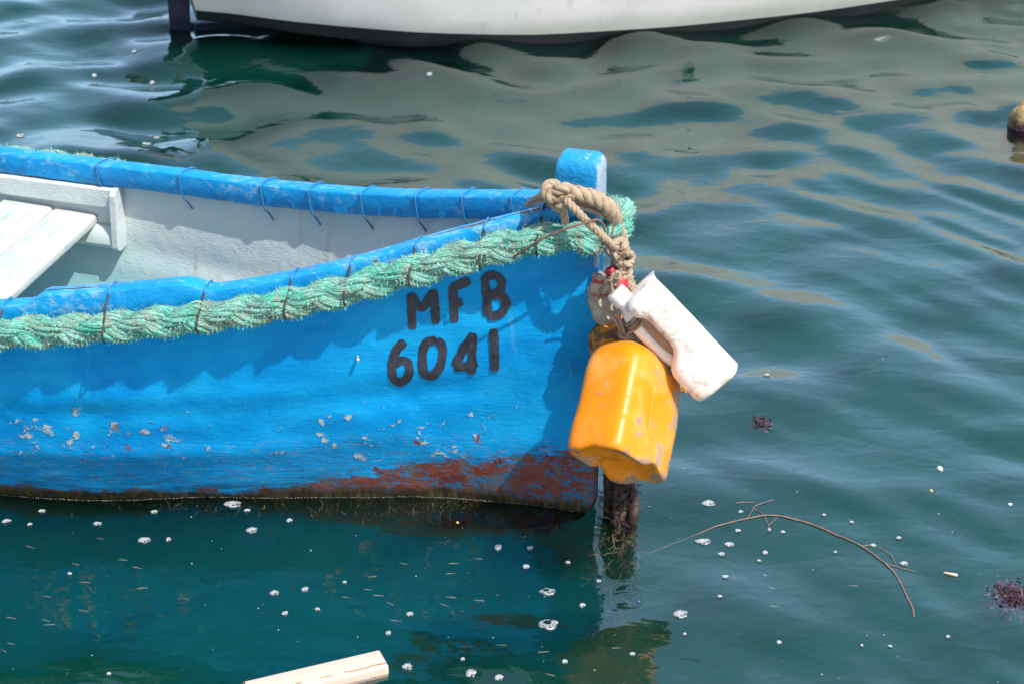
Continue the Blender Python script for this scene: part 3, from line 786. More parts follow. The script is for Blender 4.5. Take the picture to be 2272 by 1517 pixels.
# ------------------------------------------------------------------ plastic cans used as floats
def axes(down, roll_hint):
    d = Vector(down).normalized(); x = Vector(roll_hint); x = (x - d * x.dot(d)).normalized()
    return x, d.cross(x).normalized(), d          # x (width), y (depth), d (towards the base)
def plastic(name, base, light, dirt, amount, chalk=.5, side=None, down=None):
    M = Mat(name); co = M.obj
    c = M.mix(M.step(M.noise(co, 11, 4, .6), .45, .7, 0, chalk), base, light)
    dn = M.math('ADD', M.noise(co, 26, 6, .7, .3), M.math('MULTIPLY', M.math('SUBTRACT', M.noise(co, 8, 2), .5), .5))
    if side:
        dot = lambda v: M.n("ShaderNodeVectorMath", {0: co, 1: v}, operation='DOT_PRODUCT').outputs[1]
        dn = M.math('ADD', dn, M.math('MULTIPLY', M.step(dot(side), .045, .068), M.step(dot((.57, .417, -.686)), -.04, .09, .02, .19)))
        dn = M.math('ADD', dn, M.step(dot(down), -.016, .0, 0, .14))
    c = M.mix(M.step(dn, amount, amount + .05, 0, .85), c, M.mix(M.noise(co, 70, 3), dirt, tuple(x * .5 for x in dirt)))
    h = M.math('ADD', M.noise(co, 120, 3), M.math('MULTIPLY', M.noise(co, 20, 3), .8))
    return M, c, M.bump(h, .22, .003)
def box_ring(c, X, Y, w, d, p, n=56):
    r = []
    for j in range(n):
        t = 2 * math.pi * j / n; ct, st = math.cos(t), math.sin(t)
        k = (abs(ct) ** p + abs(st) ** p) ** (-1 / p)
        r.append(c + X * (ct * k * w / 2) + Y * (st * k * d / 2))
    return r
def jerrycan(top, down, hint, W, D, L, mats, label, seam=True, dent=.030):
    X, Y, Z = axes(down, hint)
    root = empty("jerrycan", top + Z * L, label=label, cat="can")
    org = Matrix.Translation(-(top + Z * L))
    mb = MB(); prof = [(0.0, .34), (.006, .48), (.014, .68), (.024, .85), (.036, .94), (.052, .985), (.08, 1.0), (L * .55, 1.0), (L * .56, .992), (L * .72, .992), (L * .73, 1.0), (L - .014, 1.0), (L - .006, .985), (L - .001, .955), (L, .92)]
    rings = []
    for z, s in prof:
        p = lerp_tab(z, [0, .05, .12], [2.6, 4.2, 6.5])
        rings.append(box_ring(top + Z * z, X, Y, W * (.35 + .65 * s) if s < 1 and z < .1 else W * s, D * s, p))
    # moulded base: rim, inset panel and the dent across it
    for z, s in ((L - .001, .84), (L - .012, .76), (L - .014, .45), (L - .008, .2)):
        rings.append(box_ring(top + Z * z, X, Y, W * s, D * s, 3.2))
    full = []
    for a, b in zip(rings, rings[1:]):
        k = max(1, int((a[0] - b[0]).length / .008)); full += [[p.lerp(q, j / k) for p, q in zip(a, b)] for j in range(k)]
    full.append(rings[-1])
    def warp(p):
        q = p - top; x, y, z = q.dot(X), q.dot(Y), q.dot(Z)
        e = sst(L - .07, L, z)
        pull = dent * math.exp(-((x - dent * 2) / (W * .12)) ** 2) * e + .35 * dent * math.exp(-((y) / (D * .16)) ** 2) * e      # dent that runs through both long edges
        face = .0045 * nz(x, y, z, 12) - .006 * math.exp(-(x / (W * .4)) ** 2) * math.exp(-((z - L * .5) / (L * .3)) ** 2)
        return p - Z * pull + (X * (x / W) + Y * (y / D)) * face
    full = [[warp(p) for p in r] for r in full]
    mb.loft([[org @ p for p in r] for r in full])
    body = mb.obj("body", mats[0], root, angle=75)
    if seam:
        mb = MB()
        for sg in (1, -1):
            pts = [warp(top + X * (-.08 * W) + Y * (sg * D * .5 * lerp_tab(z, [0, .03, .06, .1, L], [.4, .78, .955, 1, 1]) + sg * .0003) + Z * z) for z in np.arange(.03, L - .012, .01)]
            mb.tube([org @ p for p in pts], .0011, 6)
        mb.obj("mould_seam", mats[0], body)
    mb = MB()
    mb.loft([box_ring(org @ (top + Z * z), X, Y, w, w, 2.0, 24) for z, w in ((.012, .040), (-.012, .038), (-.014, .044), (-.034, .044), (-.037, .038))])
    mb.obj("cap", mats[1], root, angle=40)
    mb = MB()
    mb.tube([org @ p for p in spline([top + X * .035 + Z * .02, top + X * .05 - Z * .018, top + X * .075 - Z * .012, top + X * .085 + Z * .03], .006)], .009, 10)
    mb.obj("handle", mats[0], root)
    return root
Mo, co_, nb = plastic("orange_plastic", (.80, .25, .0), (.84, .42, .12), (.40, .29, .23), .60, .8, (.776, -.501, .340), (-.21, -.751, -.626))
orange = Mo.surf(co_, .38, nb, Specular_IOR_Level=.45, Subsurface_Weight=.12, Subsurface_Radius=(.02, .008, .002), Subsurface_Scale=.5)
Mo2, co2, nb2 = plastic("grimy_orange_plastic", (.66, .24, .010), (.58, .32, .10), (.13, .08, .05), .52, .4)
orange2 = Mo2.surf(co2, .6, nb2)
Mw, cw, nbw = plastic("white_plastic", (.82, .79, .74), (.80, .74, .66), (.30, .20, .10), .655, .4)
white = Mw.surf(cw, .38, nbw, Subsurface_Weight=.15, Subsurface_Radius=(.02, .015, .01), Subsurface_Scale=.6)
CAN_TOP = Q(1421, 779, -.115)
jerrycan(CAN_TOP, (-.21, -.751, -.626), (.57, .417, -.686), .195, .140, .252, [orange, orange2], "bright orange plastic can with dented base hanging in front of the blue stem", dent=.017)
jerrycan(Q(1372, 690, .01), (.30, -.25, -.92), (.9, .3, .3), .165, .12, .22, [orange2, orange2], "grimy brown-stained orange can hanging behind the bright orange one", False)

def white_jug():
    a, b = Q(1414, 664, -.135), Q(1593, 850, -.185)
    X, Y, Z = axes(b - a, Q(1500, 640, -.14) - Q(1440, 700, -.14)); L = (b - a).length
    root = empty("jug", b, label="white plastic jug with handle and brown stains hanging beside the orange cans", cat="jug")
    org = Matrix.Translation(-b); W, D = .105, .095
    mb = MB(); prof = [(-.018, .48, .55, .010), (-.016, .60, .72, .006), (-.011, .70, .84, .003), (-.002, .76, .93, 0), (.012, .76, .97, 0), (.022, .70, 1, 0), (.032, .60, 1, 0), (.045, .56, 1, 0), (.10, .56, 1, 0), (.118, .60, 1, 0), (.130, .70, 1, 0), (.140, .84, 1, 0), (.150, .94, 1, 0), (.162, .99, 1, 0), (.175, 1, 1, 0), (L * .86, 1, 1, 0), (L * .868, .985, .985, 0), (L * .875, 1, 1, 0), (L - .012, 1, 1, 0), (L - .004, .97, .97, 0), (L, .9, .9, 0), (L - .001, .8, .8, 0), (L - .006, .74, .74, 0), (L - .006, .3, .3, 0)]
    rings = [box_ring(a + Z * z + X * (o + (1 - s) * W * .5), X, Y, W * s, D * t, 3.4) for z, s, t, o in prof]
    full = []
    for r, q in zip(rings, rings[1:]):
        k = max(1, int((r[0] - q[0]).length / .007)); full += [[p.lerp(w, j / k) for p, w in zip(r, q)] for j in range(k)]
    full.append(rings[-1])
    mb2 = MB()
    mb.loft([[org @ p for p in r] for r in full])
    M = Mat("stained_white_plastic"); co = M.obj
    X0 = -(b - a)
    base = M.mix(M.step(M.noise(co, 9, 4), .4, .7), (.80, .77, .73), (.78, .71, .62))
    hole = a + Z * .075 - X * .006 - b
    dst = M.n("ShaderNodeVectorMath", {0: co, 1: hole + Y * -.02}, operation='DISTANCE').outputs[1]
    st = M.math('ADD', M.noise(co, 60, 5, .75), M.step(dst, .035, .085, .16, -.12))
    base = M.mix(M.step(st, .50, .60, 0, .85), base, (.36, .25, .14))
    sp = b - Z * .035 - X * .04 - b
    dst2 = M.n("ShaderNodeVectorMath", {0: co, 1: sp}, operation='DISTANCE').outputs[1]
    st2 = M.math('ADD', M.noise(co, 75, 5, .75), M.step(dst2, .02, .055, .10, -.2))
    base = M.mix(M.step(st2, .50, .57, 0, .9), base, (.17, .11, .06))
    base = M.mix(M.step(M.math('ADD', M.noise(co, 30, 6, .75), M.math('MULTIPLY', M.math('SUBTRACT', M.noise(co, 9, 2), .5), .4)), .53, .64, 0, .65), base, (.36, .26, .17))
    wm = M.surf(base, .4, M.bump(M.noise(co, 40, 3), .15, .003), Subsurface_Weight=.15, Subsurface_Radius=(.02, .015, .01), Subsurface_Scale=.5)
    mb.obj("body", wm, root, angle=75)
    mb = MB()
    h = [a - X * .006 + Z * .004, a - X * .024 + Z * .004, a - X * .036 + Z * .022, a - X * .039 + Z * .06, a - X * .039 + Z * .10, a - X * .034 + Z * .135, a - X * .024 + Z * .165]
    mb.tube([org @ p for p in spline(h, .006)], .0150, 16); hd_ = mb.obj("handle", white, root)
    mb = MB(); mb.loft([box_ring(org @ (a + Z * z + X * o), X, Y, w, .022, 3.0, 32) for z, w, o in ((.004, .03, -.02), (.02, .075, -.014), (.06, .085, -.012), (.11, .085, -.012), (.15, .08, -.008), (.165, .04, -.0))])
    Mg = Mat("grimy_recess"); mb.obj("grip_web", Mg.surf(Mg.mix(Mg.noise(Mg.obj, 60, 5, .7), (.46, .34, .21), (.22, .14, .075)), .7, Mg.bump(Mg.noise(Mg.obj, 70, 4), .4, .003)), root)
    mb = MB(); n0 = a - X * .022 - Z * .006
    mb.loft([box_ring(org @ (n0 - Z * z), X, Y, w, w, 2, 28) for z, w in ((-.02, .036), (.006, .036), (.007, .042), (.034, .042), (.037, .036))])
    mb.obj("cap", white, root, angle=40)
    mb = MB()
    c = a - X * .036 + Z * .024
    for k in range(3): mb.tube([org @ (c + Z * .008 * k + X * (.017 * math.cos(t)) + Y * (.017 * math.sin(t))) for t in np.linspace(0, 6.3, 20)], .0035, 8)
    mb.obj("cord_wrap", tan, hd_)
white_jug()

def bow_rags():
    # red bottle neck
    top, bot = Q(1358, 606, -.10), Q(1400, 664, -.10); X, Y, Z = axes(bot - top, (1, 0, 0)); L = (bot - top).length
    root = empty("bottle", bot, label="faded red plastic bottle end caught among the bow ropes", cat="bottle"); org = Matrix.Translation(-bot)
    M = Mat("faded_red_plastic"); rm = M.surf(M.mix(M.step(M.noise(M.obj, 30, 4), .45, .62), (.40, .015, .04), (.58, .16, .17)), .5)
    mb = MB(); mb.loft([box_ring(org @ (top + Z * z), X, Y, w, w, 2, 24) for z, w in ((0, .028), (.004, .034), (.03, .040), (.045, .036), (.055, .028), (L, .028), (L + .03, .03))]); mb.obj("body", rm, root, angle=45)
    mb = MB(); mb.loft([box_ring(org @ (top + Z * z), X, Y, w, w, 2, 24) for z, w in ((-.012, .018), (-.010, .022), (.002, .022))]); mb.obj("cap", rm, root, angle=45)
    # crumpled striped bag
    c = Q(1347, 664, -.02); mb = MB(); rings = []
    for i in range(26):
        t = i / 25; z = .062 - .125 * t; r0 = .040 * (math.sin(math.pi * min(1, .12 + t * .9)) ** .5) + .004
        rings.append([c + Vector((math.cos(q) * r0 * .9, math.sin(q) * r0 * .7, z)) + Vector((math.cos(q), math.sin(q), .3)) * (.008 * nz(math.cos(q) * 2, math.sin(q) * 2, t * 5, 1.6) + .005 * nz(math.cos(q) * 3, math.sin(q) * 3, t * 9, 3)) for q in np.linspace(0, 2 * math.pi, 48, endpoint=False)])
    mb.loft(rings)
    M = Mat("striped_bag"); X_, Y_, Z_ = M.sep(M.obj)
    w = M.math('SINE', M.math('ADD', M.math('MULTIPLY', Z_, 210.0), M.math('MULTIPLY', M.noise(M.obj, 18, 3), 5)))
    b = M.mix(M.step(M.noise(M.obj, 25, 4), .4, .65), (.60, .52, .42), (.44, .33, .22))
    b = M.mix(M.math('MULTIPLY', M.step(w, .55, .7), M.step(Z_, .075, .09)), b, (.60, .08, .09))
    mb.thing("bag", M.surf(b, .6, M.bump(M.noise(M.obj, 40, 4), .5, .006)), "crumpled pale bag with red stripes wedged between the stem and the ropes", "bag")
bow_rags()

# ------------------------------------------------------------------ weed-grown mooring line under the floats, weed on the keel
def weed_mat(name, stops):
    M = Mat(name); return M.surf(M.ramp(M.noise(M.obj, 24, 3, .6), stops), .55, M.bump(M.noise(M.obj, 60, 3), .4, .004))
weed_dark = weed_mat("dark_weed", [(.3, (.012, .007, .006)), (.55, (.035, .020, .014)), (.72, (.10, .055, .028))])
weed_tan = weed_mat("tan_weed", [(.3, (.10, .07, .03)), (.6, (.24, .17, .08)), (.8, (.30, .24, .12))])
weed_purple = weed_mat("purple_weed", [(.3, (.035, .015, .03)), (.7, (.10, .05, .075))])
def frond(mb, p, d, ln, wd, mi, rr, branch=3):
    pts = [p]; dd = d.normalized()
    for k in range(5):
        dd = (dd + Vector((rr.gauss(0, .3), rr.gauss(0, .3), rr.gauss(0, .25)))).normalized(); pts.append(pts[-1] + dd * ln / 5)
    side = dd.cross(Vector((rr.gauss(0, 1), rr.gauss(0, 1), rr.gauss(0, 1)))).normalized()
    V = []
    for k, q in enumerate(pts):
        w = wd * (1 - k / 5.5) * .5; V += [q - side * w, q + side * w]
    mb.add(V, [(2 * k, 2 * k + 1, 2 * k + 3, 2 * k + 2) for k in range(5)], None, mi)
    for _ in range(branch):
        k = rr.randint(1, 4); frond(mb, pts[k], (dd + Vector((rr.gauss(0, .9), rr.gauss(0, .9), rr.gauss(0, .7)))), ln * .45, wd * .6, mi, rr, 0)
def mooring():
    rr = random.Random(8); mb = MB()
    path = [Q(1386, 1000, -.01), Q(1382, 1060, -.02), Q(1376, 1120, -.03)]
    p = path[-1].copy()
    for k in range(7): p = p + Vector((rr.uniform(-.012, .008), -.004, -.065)); path.append(p)
    laid_rope(mb, path, .020, .08, 10, wob=.3)
    for i in range(7):                          # knobbly growth and side roots
        a = path[0] + Vector((rr.uniform(-.03, .02), rr.uniform(-.03, .01), .0)); q = [a]
        for k in range(5): q.append(q[-1] + Vector((rr.gauss(0, .008), rr.gauss(0, .008), -.035)))
        mb.tube(spline(q, .008), rr.uniform(.006, .012), 8)
    pts = spline(path, .01)
    for q in pts:
        dep = -q.z
        for _ in range(16 if dep < .0 else 22):
            d = Vector((rr.gauss(0, 1), rr.gauss(0, 1), rr.gauss(-.2, .5)))
            mi = 0 if dep < -.02 else (0 if rr.random() < .5 else 1)
            if d.x > .4 and rr.random() < .4: mi = 2
            frond(mb, q + d.normalized() * .016, d, rr.uniform(.02, .045) * (1 if dep < 0 else 1.5), .004, mi, rr)
    mb.thing("mooring_line", [weed_dark, weed_tan, weed_purple], "weed covered mooring line rising from the water beneath the orange can", "mooring line")
    mb = MB()
    for _ in range(620):
        s = .02 + 1.3 * rr.random() ** 1.6; z = -rr.uniform(.005, .06); q = hull_pt(s, z, -1)
        if rr.random() > 1.0 * (1 - .5 * s): continue
        frond(mb, q, Vector((rr.gauss(0, .6), -.5, -.35 + rr.gauss(0, .4))), rr.uniform(.012, .034), .003, 0 if rr.random() < .94 else 1, rr, 2)
    mb.obj("weed_fringe", [weed_dark, weed_tan], boat)
mooring()
def waterline_foam():
    rr = random.Random(5); mb = MB()
    for s in np.arange(.04, 1.5, .0035):
        q = BM @ Vector((-s, -(hb(s, 0.0) + .003 + rr.uniform(0, .003)), 0)); z = float(wave(q.x, q.y)); r = rr.uniform(.0005, .0013)
        c = BMI @ Vector((q.x, q.y, z + .0008))
        mb.add([c + Vector(d) * r for d in ((1, 0, 0), (0, 1, 0), (-1, 0, 0), (0, -1, 0), (0, 0, 1), (0, 0, -1))], [(0, 1, 4), (1, 2, 4), (2, 3, 4), (3, 0, 4), (1, 0, 5), (2, 1, 5), (3, 2, 5), (0, 3, 5)])
    M = Mat("bubble_line"); o = mb.obj("bubble_line", M.surf((.36, .37, .35), .3), boat)
waterline_foam()

# ------------------------------------------------------------------ white boat behind
def white_boat():
    O = Vector((-1.10, 7.03, 0)); hd = R(14)
    root = empty("sailing_boat", O, hd, label="white hulled boat with black boot stripe and dark rudder lying behind the blue boat", cat="boat")
    xs = [0, .3, .7, 1.1, 1.6, 2.1, 2.6, 3.1, 3.5, 3.9]
    T = dict(top=[.33, .40, .47, .52, .54, .53, .48, .38, .24, .03], wl=[.16, .28, .38, .43, .44, .42, .37, .27, .15, .02], z0=[.085, .045, .0, -.03, -.04, -.04, -.03, -.02, -.01, 0], zt=[.50, .49, .48, .48, .49, .51, .54, .58, .62, .66])
    f = {k: (lambda s, v=v: lerp_tab(s, xs, v)) for k, v in T.items()}
    st = list(np.linspace(0, 3.9, 90))
    def sm(k, s): return (f[k](s - .12) + 2 * f[k](s) + f[k](s + .12)) / 4
    prof = [0, .03, .07, .11, .16, .25, .4, .6, .8, .93, 1.0]
    def ring(s, sd):
        out = []; z0, zt, bt, bw = sm('z0', s), sm('zt', s), sm('top', s), sm('wl', s)
        rake = .16 * (1 - s / .5) if s < .5 else 0
        zb = min(z0, .0) - .14 if s > .5 else z0 - .02
        out.append(Vector((s, sd * .01, zb))); out.append(Vector((s, sd * bw * .7, (zb + z0) / 2 - .01)))
        for t in prof:
            z = z0 + (zt - z0) * t
            out.append(Vector((s - rake * (zt - z) * -1.0 * (1 - t) * .0 - rake * t * .55, sd * (bw + (bt - bw) * (1 - (1 - t) ** 2.2)), z)))
        return out
    M = Mat("white_gelcoat"); X, Y, Z = M.sep(M.obj)
    c = M.ramp(M.noise(M.scale(M.obj, (1, 1, 2)), 3, 4), [(.3, (.68, .67, .64)), (.7, (.80, .79, .76))])
    zs = M.math('SUBTRACT', Z, M.step(X, 0, .8, .055, 0)) 
    c = M.mix(M.math('MULTIPLY', M.step(M.math('ADD', zs, M.math('MULTIPLY', M.noise(M.obj, 5, 4), .06)), .13, .07), .5), c, (.36, .38, .30))
    c = M.mix(M.step(M.noise(M.scale(M.obj, (6, 6, .6)), 4, 4), .62, .7, 0, .25), c, (.40, .34, .24))
    hm = M.surf(c, .18, M.bump(M.noise(M.obj, 2.2, 2), .12, .05), Specular_IOR_Level=.5)
    Mb = Mat("black_antifouling"); bm_ = Mb.surf((.008, .010, .014), .55)
    mb = MB()
    for sd in (1, -1):
        rows = [ring(s, sd) for s in st]
        if sd > 0: rows = [r[::-1] for r in rows]
        n = len(rows[0])
        for i in range(len(rows) - 1):
            for j in range(n - 1):
                lo = j if sd < 0 else n - 2 - j
                mb.add([rows[i][j], rows[i][j + 1], rows[i + 1][j + 1], rows[i + 1][j]], [(0, 1, 2, 3)], None, 1 if lo < 5 else 0)
    a, b = ring(0, -1), ring(0, 1)
    for j in range(len(a) - 1): mb.add([a[j], b[j], b[j + 1], a[j + 1]], [(0, 1, 2, 3)], None, 1 if j < 3 else 0)
    o = mb.obj("hull", [hm, bm_], root)
    import bmesh as _b
    bmh = _b.new(); bmh.from_mesh(o.data); _b.ops.remove_doubles(bmh, verts=bmh.verts, dist=1e-4); _b.ops.recalc_face_normals(bmh, faces=bmh.faces); bmh.to_mesh(o.data); bmh.free()
    o.data.set_sharp_from_angle(angle=R(40))
    mb = MB(); Lr = [ring(s, -1)[-1] - Vector((0, -.01, .015)) for s in st]; Rr = [ring(s, 1)[-1] - Vector((0, .01, .015)) for s in st]
    mb.loft([[p, (p + q) / 2 + Vector((0, 0, .03)), q] for p, q in zip(Lr, Rr)], closed=False); mb.obj("deck", hm, root)
    mb = MB(); mb.loft([[Vector((x, y * w, z)) for y, z in ((-1, .49), (-.92, .60), (.92, .60), (1, .49))] for x, w in ((1.5, .30), (1.9, .30), (2.6, .24))], closed=True); mb.obj("cabin", hm, root, smooth=False)
    Md = Mat("navy_rudder"); dm = Md.surf(Md.mix(Md.noise(Md.obj, 20), (.006, .010, .03), (.02, .03, .07)), .5)
    mb = MB()
    for (x0, x1, x2, x3, z0, z1, w) in ((-.03, -.075, -.085, -.01, -.5, .10, .012), (-.012, -.085, -.150, -.09, .10, .34, .016)):
        mb.loft([[Vector((x, y, z)) for x, y in ((a_, -w), (b_, -w), (b_, w), (a_, w))] for a_, b_, z in ((x1, x0, z0), (x2, x3, z1))])
    rud = mb.obj("rudder", dm, root, smooth=False)
    Mt = Mat("varnished_wood"); mb = MB(); mb.tube([(-.125, 0, .22), (-.15, 0, .40), (-.16, 0, .56), (.35, 0, .64)], .016, 10)
    mb.obj("tiller", Mt.surf((.16, .075, .035), .5), rud)
    mb = MB(); mb.loft([[Vector((x, y, z)) for x, y in ((x0, -.012), (x1, -.012), (x1, .012), (x0, .012))] for x0, x1, z in ((.0, .55, .01), (.02, .5, -.2))]); mb.obj("skeg", dm, root, smooth=False)
    # small outlet fitting in the side
    s0, zf = 1.63, .205
    b = None
    for t in np.linspace(0, 1, 200):
        z = sm('z0', s0) + (sm('zt', s0) - sm('z0', s0)) * t
        if z >= zf: b = sm('wl', s0) + (sm('top', s0) - sm('wl', s0)) * (1 - (1 - t) ** 2.2); break
    mb = MB(); mb.tube([(s0, -b + .01, zf), (s0, -b - .006, zf)], .014, 14); mb.obj("outlet", bm_, root)
white_boat()

# ------------------------------------------------------------------ things floating on the water
def wz(p): return float(wave(p.x, p.y))
def on_water(u, v):
    p = atz(u, v, 0); return Vector((p.x, p.y, wz(p)))
def foam_mat():
    M = Mat("foam_bubbles"); v = M.voro(M.obj, 210, 'DISTANCE_TO_EDGE'); e = M.voro(M.obj, 100, 'DISTANCE_TO_EDGE')
    a = M.math('MAXIMUM', M.step(v, .05, .15, 1, .12), M.step(e, .04, .1, 1, 0))
    hole = M.step(M.noise(M.obj, 90, 2), .58, .62, 1, .35)
    p = M.n("ShaderNodeBsdfPrincipled", {"Base Color": (.43, .45, .46, 1), "Roughness": .35, "Alpha": M.math('MULTIPLY', M.math('MULTIPLY', a, hole), .9), "Normal": M.bump(v, .6, .002)})
    M.nt.links.new(p.outputs[0], M.out.inputs[0]); return M.m
foam_m = foam_mat()
def foam(u, v, w, h, label, hole=None, rr=random.Random(2)):
    p = on_water(u, v); sc_ = (p - CP).dot(FW) / FPX
    a = w * sc_ * .44; b = h * sc_ * .44 / max(.2, (CAM_H / (p - CP).length)); n = 28; mb = MB(); rings = []
    ph = rr.uniform(0, 9)
    for k, r in enumerate((1.0, .92, .7, .42, .08)):
        ring = []
        for j in range(n):
            t = 2 * math.pi * j / n; w_ = 1 + .34 * nz(math.cos(t) * 1.5 + ph, math.sin(t) * 1.5, ph) + .16 * nz(math.cos(t) * 4 + ph, math.sin(t) * 4, ph)
            x, y = p.x + a * r * w_ * math.cos(t), p.y + b * r * w_ * math.sin(t)
            if hole: x += hole[0] * a * (1 - r); y += hole[1] * b * (1 - r)
            ring.append(Vector((x, y, 0)))
        for q in ring: q.z = float(wave(q.x, q.y)) + .0012 + (.0, .0022, .003, .0034, .0034)[k]
        rings.append(ring)
    if hole: rings = rings[:4]
    mb.loft(rings, caps=not hole)
    mb.thing("foam_patch", foam_m, label, "foam", "foam patches drifting on the water")
FOAM = [
 (518, 1124, 40, 15, "largest pale foam patch in the dark water below the blue hull"),
 (560, 1178, 26, 13, "rounded foam patch beneath the largest patch on the dark water"),
 (549, 1137, 15, 6, "thin foam fleck touching the largest patch on the dark water"),
 (320, 1198, 31, 13, "oval foam patch alone on the dark water below the boat's waterline"),
 (374, 1196, 15, 9, "small foam fleck just beside the lone oval patch"),
 (216, 1162, 21, 9, "flattened foam patch on dark water between two narrower ones"),
 (343, 1137, 18, 7, "narrow foam patch close under the dark waterline"),
 (93, 1132, 19, 8, "narrow foam patch near the edge of the photo, under the waterline"),
 (14, 1156, 22, 8, "foam patch cut by the photo's edge on dark water"),
 (66, 1164, 11, 6, "tiny foam fleck beside the patch at the photo's edge"),
 (642, 1158, 15, 8, "small foam fleck in front of the weed fringe"),
 (609, 1313, 24, 11, "wide foam patch of the pair on deep teal water"),
 (677, 1307, 21, 11, "narrower foam patch of the pair on deep teal water"),
 (632, 1358, 17, 10, "tilted foam patch below the pair on deep teal water"),
 (704, 1350, 14, 7, "foam fleck level with the tilted patch on teal water"),
 (155, 1272, 11, 6, "foam fleck among the small fish on dark water"),
 (765, 1292, 10, 6, "foam speck among the small fish beyond the plank"),
 (909, 1362, 19, 10, "round foam patch in the swirl above the plank"),
 (862, 1405, 16, 10, "foam patch between the swirl and the plank's end"),
 (904, 1480, 27, 15, "foam patch just off the end of the floating plank"),
 (1046, 1496, 26, 16, "bigger foam patch of the two at the bottom edge"),
 (1108, 1506, 23, 12, "smaller foam patch of the two at the bottom edge"),
 (1027, 1468, 12, 7, "foam fleck above the two patches at the bottom edge"),
 (242, 1498, 12, 7, "foam fleck by itself near the bottom edge"),
 (1176, 1217, 18, 9, "foam patch beside the white shell fragment"),
 (1167, 1254, 18, 9, "foam patch below the one beside the white shell fragment"),
 (1260, 1246, 12, 6, "foam fleck next to the weedy mooring line's reflection"),
 (1292, 1341, 17, 10, "foam patch over the brown reflection of the can"),
 (1328, 1288, 12, 7, "foam fleck on the dark reflection of the mooring line"),
 (1254, 1475, 15, 9, "foam patch on the tan edge of the can's reflection"),
 (1403, 1454, 15, 8, "foam fleck on the orange reflection of the can"),
 (1573, 1122, 35, 12, "broad flat foam patch behind the brown twig"),
 (1561, 1197, 37, 12, "broad flat foam patch in front of the brown twig"),
 (1619, 1203, 24, 10, "foam patch beside the broad one in front of the twig"),
 (1602, 1224, 18, 8, "foam patch below the broad one in front of the twig"),
 (1643, 1138, 12, 6, "foam fleck between the flat patch and the twig"),
 (1637, 1176, 15, 6, "twin foam fleck just under the curve of the twig"),
 (1698, 1221, 16, 8, "foam patch midway inside the twig's curve"),
 (1684, 1238, 10, 5, "foam fleck below the patch inside the twig's curve"),
 (1737, 1180, 11, 6, "foam fleck below the twig's highest point"),
 (1707, 1175, 9, 7, "foam bubble at the tip of the twig's small fork"),
 (1853, 1225, 9, 5, "foam speck under the middle of the twig"),
 (1609, 1279, 18, 8, "lone foam patch in front of the weedy mooring line"),
 (1597, 1328, 13, 6, "foam fleck between the lone patch and the can's reflection"),
 (1511, 1365, 34, 20, "big bubbly foam patch on the white jug's reflection"),
 (1519, 1409, 9, 6, "foam speck under the big bubbly patch"),
 (1728, 1427, 13, 8, "foam patch alone on the open teal water"),
 (1828, 1143, 10, 5, "foam fleck behind the twig's outer half"),
 (1890, 1158, 12, 5, "foam fleck farther out behind the twig"),
 (1937, 1211, 15, 7, "foam patch touching the twig's outer half"),
 (2006, 1251, 19, 10, "foam patch outside the twig's falling end"),
 (1994, 1194, 13, 6, "foam fleck beside a dark scrap beyond the twig"),
 (1975, 1434, 10, 5, "foam fleck below the tip of the twig"),
 (2103, 1416, 13, 6, "foam fleck below the floating stick"),
 (1912, 1432, 8, 5, "foam speck in the open water below the twig"),
 (325, 321, 24, 10, "foam patch on the dark green reflection behind the blue rail"),
 (346, 296, 15, 6, "foam fleck where blue ripples meet the dark reflection"),
 (45, 301, 24, 8, "wide foam fleck on blue ripples behind the far rail"),
 (336, 168, 12, 6, "foam fleck at the edge of the white boat's rudder reflection"),
 (298, 118, 11, 5, "foam fleck beside the white boat's rudder"),
 (209, 168, 12, 6, "foam fleck on the blue ripples near the rudder"),
 (953, 176, 14, 6, "foam fleck on the white hull's reflection"),
 (1701, 831, 14, 6, "foam fleck on the calm water beyond the jug"),
]
for u, v, w, h, lab in FOAM: foam(u, v, w, h, lab)
foam(1217, 1387, 52, 29, "large foam patch with a round hole, left of the can's reflection", (-.2, .3))
foam(1216, 1307, 40, 15, "crescent of foam above the large holed patch", (-.45, .2))

def specks():
    rr = random.Random(21); mb = MB()
    for _ in range(240):
        u = rr.uniform(-300, 2500); v = rr.choice([rr.uniform(150, 1100), rr.uniform(1080, 1560), rr.uniform(1080, 1560), rr.uniform(1080, 1560)])
        p = on_water(u, v); r = rr.choice([.0004, .0006, .0008, .0013]) * rr.uniform(.7, 1.2)
        mb.add([p + Vector((r * math.cos(t), r * math.sin(t), .0008)) for t in (0, 1.05, 2.1, 3.14, 4.2, 5.2)] + [p + Vector((0, 0, .0008 + r * .6))], [(k, (k + 1) % 6, 6) for k in range(6)])
    M = Mat("foam_speck"); o = mb.obj("foam_specks", M.surf((.6, .62, .6), .5)); tag(o, "scattered tiny white specks on the water", "specks", None, "stuff")
specks()

